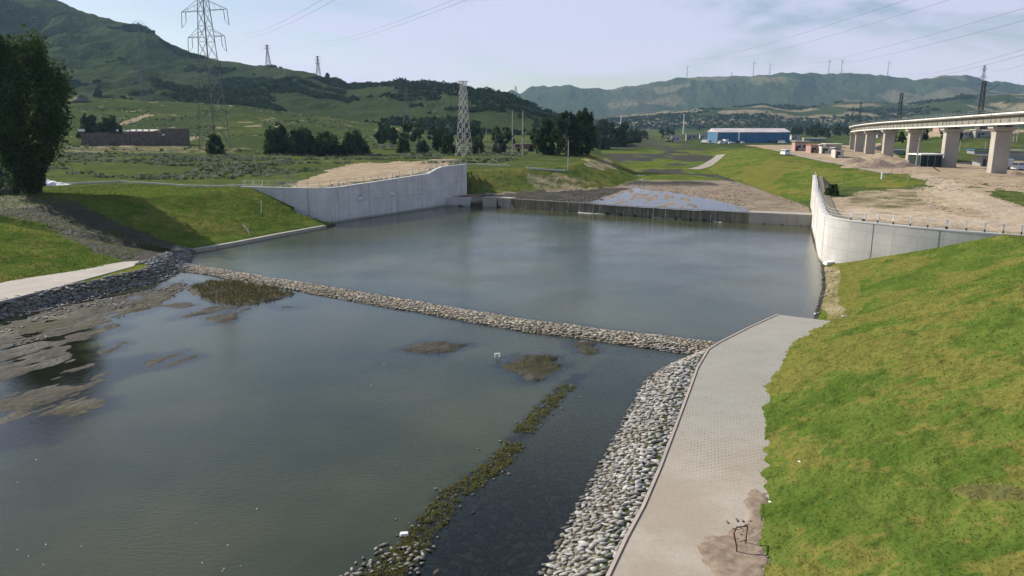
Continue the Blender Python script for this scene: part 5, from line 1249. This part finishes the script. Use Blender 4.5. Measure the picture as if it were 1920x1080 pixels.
heap('spoil heap with planks below the third pier', G(1690, 312), 6, 3, 1.5, M_dirt, 7); heap('tan earth heap at the right photo edge near the parked cars', G(1905, 330), 5, 3, 1.1, M_dirt, 9)
# ------------------------------------------------------------------ vehicles
M_tyre = simple('tyre', (.02, .02, .02), .9)
def car(label, loc, rz, col, kind='car', group=None):
    L, Wd, Hd = (4.5, 1.8, 1.5) if kind == 'car' else ((5.2, 2.0, 2.2) if kind == 'van' else (7.5, 2.4, 3.0))
    t = thing('parked_'+kind, label, kind, loc, rz, group); m = simple('paint_'+kind, col, .35, .05)
    mb = MB()
    if kind == 'truck': mb.box((-1.0, 0, 1.75), (5.2, Wd, 1.7))
    else: mb.box((0, 0, .65), (L, Wd, .6), taper=.97)
    mb.build('cargo_bed' if kind == 'truck' else 'body', m, t)
    if kind == 'car': cabc, cabs = (-.1, 0, 1.22), (2.6, 1.6, .56)
    elif kind == 'van': cabc, cabs = (-.2, 0, 1.5), (4.3, 1.85, 1.1)
    else: cabc, cabs = (2.75, 0, 1.6), (1.7, 2.2, 1.9)
    cb = MB().box(cabc, cabs, taper=.8 if kind == 'car' else .92).build('cabin', m, t)
    MB().box((cabc[0], 0, cabc[2]+.04), (cabs[0]*.86, cabs[1]*.965, cabs[2]*.5)).box((cabc[0], 0, cabc[2]+.04), (cabs[0]*.965, cabs[1]*.8, cabs[2]*.5)).build('window', M_glass, cb)
    for sx in (-.31, .31):
        for sy in (-1, 1):
            r_ = .33 if kind != 'truck' else .48
            MB().tube([(sx*L, sy*(Wd/2-.02), r_), (sx*L, sy*(Wd/2-.24), r_)], r_, 12).build('wheel', M_tyre, t)
    return t
vl = [(1472, 291, (.7, .7, .7), 'van', 'white van parked by the track left of the pink house', 90), (1888, 316, (.7, .7, .68), 'truck', 'small white truck parked right of the nearest viaduct pier', 60), (1914, 319, (.62, .63, .65), 'van', 'silver van at the right photo edge under the viaduct', 20)]
for i, px in enumerate([1318, 1325, 1352, 1360, 1372, 1384, 1392, 1401, 1420, 1432, 1444, 1456, 1466]):
    vl.append((px, 268+random.uniform(-1, 2), random.choice([(.65, .65, .65), (.1, .1, .12), (.5, .5, .52), (.05, .08, .12), (.7, .7, .68)]), random.choice(['car', 'car', 'van', 'truck']),
               ['white', 'dark'][i % 2]+' vehicle in the row before the blue warehouse, number %d from the left' % (i+1), random.uniform(0, 360)))
words = ['leftmost', 'second', 'third', 'fourth', 'fifth', 'sixth', 'seventh', 'eighth', 'ninth', 'tenth', 'eleventh', 'twelfth', 'rightmost']
for i, (px, py, col, kind, lab, rz) in enumerate(vl):
    if i > 2: lab = ('pale' if col[0] > .3 else 'dark')+' parked '+kind+', '+words[i-3]+' in the row before the blue warehouse'
    car(lab, G(px, py), R(rz), col, kind, None if i < 3 else 'vehicles parked before the blue warehouse')
# white-cabbed truck by the twin poles
g0 = G(985, 284); car('white-cabbed dark truck standing behind the twin poles', g0, R(185), (.25, .12, .09), 'truck')
# excavator
g0 = G(1253, 266); t = thing('excavator', 'small yellow excavator with its boom lowered in the green valley', 'excavator', g0, R(180)); M_yel = simple('machine_yellow', (.45, .36, .16), .6)
for s_ in (-1, 1): MB().box((0, s_*1.3, .5), (4.2, .7, .95), taper=.85).build('track', M_tyre, t)
MB().box((-.3, 0, 1.9), (3.8, 2.7, 1.5)).build('body', M_yel, t); cb = MB().box((.9, .8, 2.9), (1.5, 1.1, 1.4)).build('cab', M_yel, t); MB().box((.98, .8, 3.0), (1.42, 1.14, .8)).build('window', M_glass, cb)
MB().bar((1.4, -.2, 2.2), (5.2, -.2, 5.2), .7, .5).build('boom', M_yel, t); am = MB().bar((5.2, -.2, 5.2), (7.8, -.2, 1.6), .5, .35).build('arm', M_yel, t); MB().box((7.8, -.2, 1.0), (1.1, 1.2, 1.1), taper=.7).build('bucket', M_steel, am)
# ------------------------------------------------------------------ small things
# white tarpaulin bundle under the big tree
g0 = G(98, 347); W_ = 66*g0.y/1418; v = []; f = []; nx, ny = 22, 10
for i in range(nx+1):
    for j in range(ny+1):
        u, w = i/nx, j/ny; hgt_ = 1.15*(math.sin(math.pi*w)**.6)*(math.sin(math.pi*min(1, u*1.05+.02)**.55)**.7 if 0 < u < 1 else 0)
        fold = .09*math.sin(u*34+w*3)+.07*math.sin(u*17-w*9)
        v.append(((u-.5)*W_, (w-.5)*2.6+.2*math.sin(u*9), max(-.15, hgt_*(1-.45*u)+fold*(1 if hgt_ > .2 else 0))))
for i in range(nx):
    for j in range(ny): a = i*(ny+1)+j; f.append((a, a+ny+1, a+ny+2, a+1))
o = MB().add(v, f).build('tarpaulin', simple('white_tarp', (.74, .73, .76), .7, .1, 3), None, True, g0); tag(o, 'crumpled white tarpaulin heap on the grass right of the big tree', 'tarpaulin')
t = thing('crate', 'broken wooden crate among stones at the foot of the big tree', 'crate', G(26, 360), R(20))
M_wd = simple('old_wood', (.22, .17, .12), .9, .3)
for k in range(3): MB().box((0, -.6, .25+k*.35), (1.7, .06, .22)).build('slat', M_wd, t); 
for s_ in (-.8, .8): MB().box((s_, 0, .5), (.08, 1.15, 1.0)).build('side', M_wd, t)
heap('small stony hump left of the big tree foot', G(12, 362), 2.2, 1.4, 1.2, simple('stony', (.25, .23, .2), .9), 12, 'stony_hump')
# white foam block at the foot of the right wall
q = P(1553, 496, .25); o = MB().box((0, 0, .2), (1.15, .6, .34), R(25), R(8), .92).build('foam_block', M_white, None, False, q); tag(o, 'white foam block lying on the shore at the foot of the right wall', 'foam block')
for i, (px, py, s_, lab) in enumerate([(933, 669, .5, 'white plastic scrap sticking out of the shallow lower pool'), (1332, 624, .45, 'flat white slab on the stones near the bend of the right path'), (1583, 594, .35, 'small white scrap in the grass beyond the right path end'), (1528, 589, .28, 'tiny white scrap floating off the right path end'), (758, 1003, .35, 'white stone at the edge of the near weeds'), (1444, 942, .16, 'little white wrapper at the grass edge beside the right path'), (1499, 866, .14, 'thin white litter in the right grass')]):
    q = P(px, py, .03) if i in (0, 3, 4) else G(px, py); mb = MB()
    if i == 0: mb.box((0, 0, .2), (.36, .1, .12), .2).box((-.16, 0, .05), (.09, .1, .4), .2).box((.15, .05, .07), (.1, .1, .34), .5)
    else: mb.box((0, 0, s_*.15), (s_, s_*.55, s_*.28), random.uniform(0, 3), R(6), .8)
    tag(mb.build('litter', M_white, None, False, q), lab, 'litter')
n = 20; ux = RNG.uniform(0, 560, n); uy = RNG.uniform(860, 1075, n); ux[14:] = RNG.uniform(640, 1230, 6); uy[14:] = RNG.uniform(640, 760, 6)
q = [P(a_, b_, .0) for a_, b_ in zip(ux, uy)]
rocks('floating_flecks', np.array([k_.x for k_ in q]), np.array([k_.y for k_ in q]), np.full(n, .015), .06, M_white, 'tiny white flecks floating on the lower pool', 'flecks', .2)
# white stakes and fallen sticks
def stick(label, a, b_, r=.05, m=M_white, bend=None, name='stake', cat='stake'):
    a = Vector(a); b_ = Vector(b_); pts = [a, b_] if bend is None else [a, Vector(bend), b_]; o = MB().tube([p-a for p in pts], r, 6).build(name, m, None, False, a); return tag(o, label, cat)
g0 = G(490, 400); stick('thin white stake standing on the left grass bank near the wall', g0, g0+Vector((.1, 0, 2.0)), .05)
g0 = G(467, 438); stick('bent white stick leaning on the left grass bank above the toe kerb', g0, g0+Vector((-.9, .2, 1.2)), .06, bend=g0+Vector((-.2, 0, .7)))
g0 = G(1653, 336); stick('short thick white post at the edge of the dirt yard', g0, g0+Vector((0, 0, 1.5)), .22)
for px, py, lab in ((1670, 332, 'left'), (1690, 336, 'middle'), (1705, 342, 'right')): g0 = G(px, py); stick(lab+' one of three thin pickets along the dirt yard', g0, g0+Vector((.1, 0, 2.2)), .045, M_steel)
g0 = G(1842, 446); stick('small white tag standing in the grass by the right wall end', g0, g0+Vector((.1, 0, .4)), .05)
g0 = G(137, 330); stick('thin dark stake in the grass right of the tarpaulin', g0, g0+Vector((0, 0, 2.4)), .05, M_wood)
for i, (a, b_, lab) in enumerate([((1000, 278), (1009, 290), 'long plank leaning on the earth left of the grove'), ((1008, 281), (1014, 291), 'second plank leaning beside the long plank left of the grove'), ((1748, 312), (1762, 322), 'dark plank lying before the second pier'), ((1697, 318), (1724, 311), 'pale plank on the spoil heap below the third pier'), ((1895, 336), (1925, 326), 'dark beam on the earth heap at the right edge')]):
    g0 = G(*b_); g3 = Hh(a[0], a[1], g0.y+.5); g3.z = max(g3.z, hz(g3.x, g3.y)+.1); stick(lab, g0, g3, .13, M_pole if i in (0, 1, 3) else M_wood, name='plank', cat='plank')
# bent reinforcing bar and stone rubble on the right path
q = P(1381, 1036, 1.05); M_rb = simple('rusty_bar', (.07, .035, .022), .85, .3, 8)
tq = P(1379, 1000, 1.3); tq2 = P(1407, 985, 1.15); a = q
pts = [q, q+Vector((.02, .08, .18)), q+Vector((-.05, .28, .58)), q+Vector((.10, .48, .72)), q+Vector((.58, .74, .62)), q+Vector((.52, .62, .02))]
o = MB().tube([p-q for p in pts], .028, 6).build('bent_bar', M_rb, None, False, q); tag(o, 'bent rusty bar hooked over at the near edge of the right path', 'metal bar')
n = 60; c0 = P(1412, 1000, 1.05); X = RNG.normal(c0.x, .35, n); Y = RNG.normal(c0.y, .75, n)
rocks('rubble', X, Y, np.full(n, 1.07), .13, stone_mat('rubble_stone', (.10, .075, .055), (.34, .29, .23)), 'small stones and clods around the bent bar', 'rubble')
# spilled wet sand on the path
def blob(name, pxs, z0, m, off=.012, h_=.05):
    pxs = [((pxs[i][0]*(1-t)+pxs[(i+1) % len(pxs)][0]*t)+random.uniform(-3, 3), (pxs[i][1]*(1-t)+pxs[(i+1) % len(pxs)][1]*t)+random.uniform(-4, 4)) for i in range(len(pxs)) for t in (0, .25, .5, .75)]
    poly = [P(px, py, z0) for px, py in pxs]; c = sum((p.xy for p in poly), Vector((0, 0)))/len(poly); v = [(c.x, c.y, z0+h_)]; n = len(poly)
    for k in (.55, .85, 1.0):
        for i, p in enumerate(poly): v.append((c.x+(p.x-c.x)*k*random.uniform(.96, 1.04), c.y+(p.y-c.y)*k*random.uniform(.96, 1.04), z0+(h_*.8 if k < .6 else (h_*.5 if k < .9 else -.01))))
    f = [(0, 1+i, 1+(i+1) % n) for i in range(n)]+[(1+r*n+i, 1+(r+1)*n+i, 1+(r+1)*n+(i+1) % n, 1+r*n+(i+1) % n) for r in range(2) for i in range(n)]
    o = MB().add(v, f).build(name, m, None, True); return tag(o, kind='structure')
M_spill = simple('spilled_earth', (.25, .19, .14), .95, .25, 3, bump=.5)
sp_ = [tuple(P(px, py, 1.04)[:2]) for px, py in [(1306, 1020), (1330, 1002), (1362, 998), (1388, 985), (1398, 960), (1392, 938), (1410, 915), (1440, 925), (1445, 1010), (1440, 1100), (1350, 1100), (1326, 1060)]]
def zsp(X, Y):
    d = pdist(X, Y, sp_)+.55*(fbm(X/.55, Y/.55, 4, 191)-.5); return 1.04+.062*sstep(d, -.04, .30)-.022+.03*(fbm(X/.3, Y/.3, 3, 192)-.5)*sstep(d, 0, .2)
gridsheet('spilled_earth', [tuple(P(px, py, 1.04)[:2]) for px, py in [(1270, 1040), (1300, 985), (1370, 960), (1370, 900), (1440, 890), (1470, 1110), (1290, 1110)]], zsp, M_spill, .06)
# ------------------------------------------------------------------ haze
m, T = mat('haze'); pv = T('ShaderNodeVolumePrincipled', None, Color=(.42, .68, 1.0, 1), Density=.00007, Anisotropy=.2)
pv.inputs['Absorption Color'].default_value = (1, 1, 1, 1)
out(T, None, pv.outputs[0])
o = MB().box((0, 2300, 210), (9000, 6400, 430)).build('haze', m); tag(o, kind='stuff')
o['label'] = 'thin blue haze over the valley'; o['category'] = 'haze'
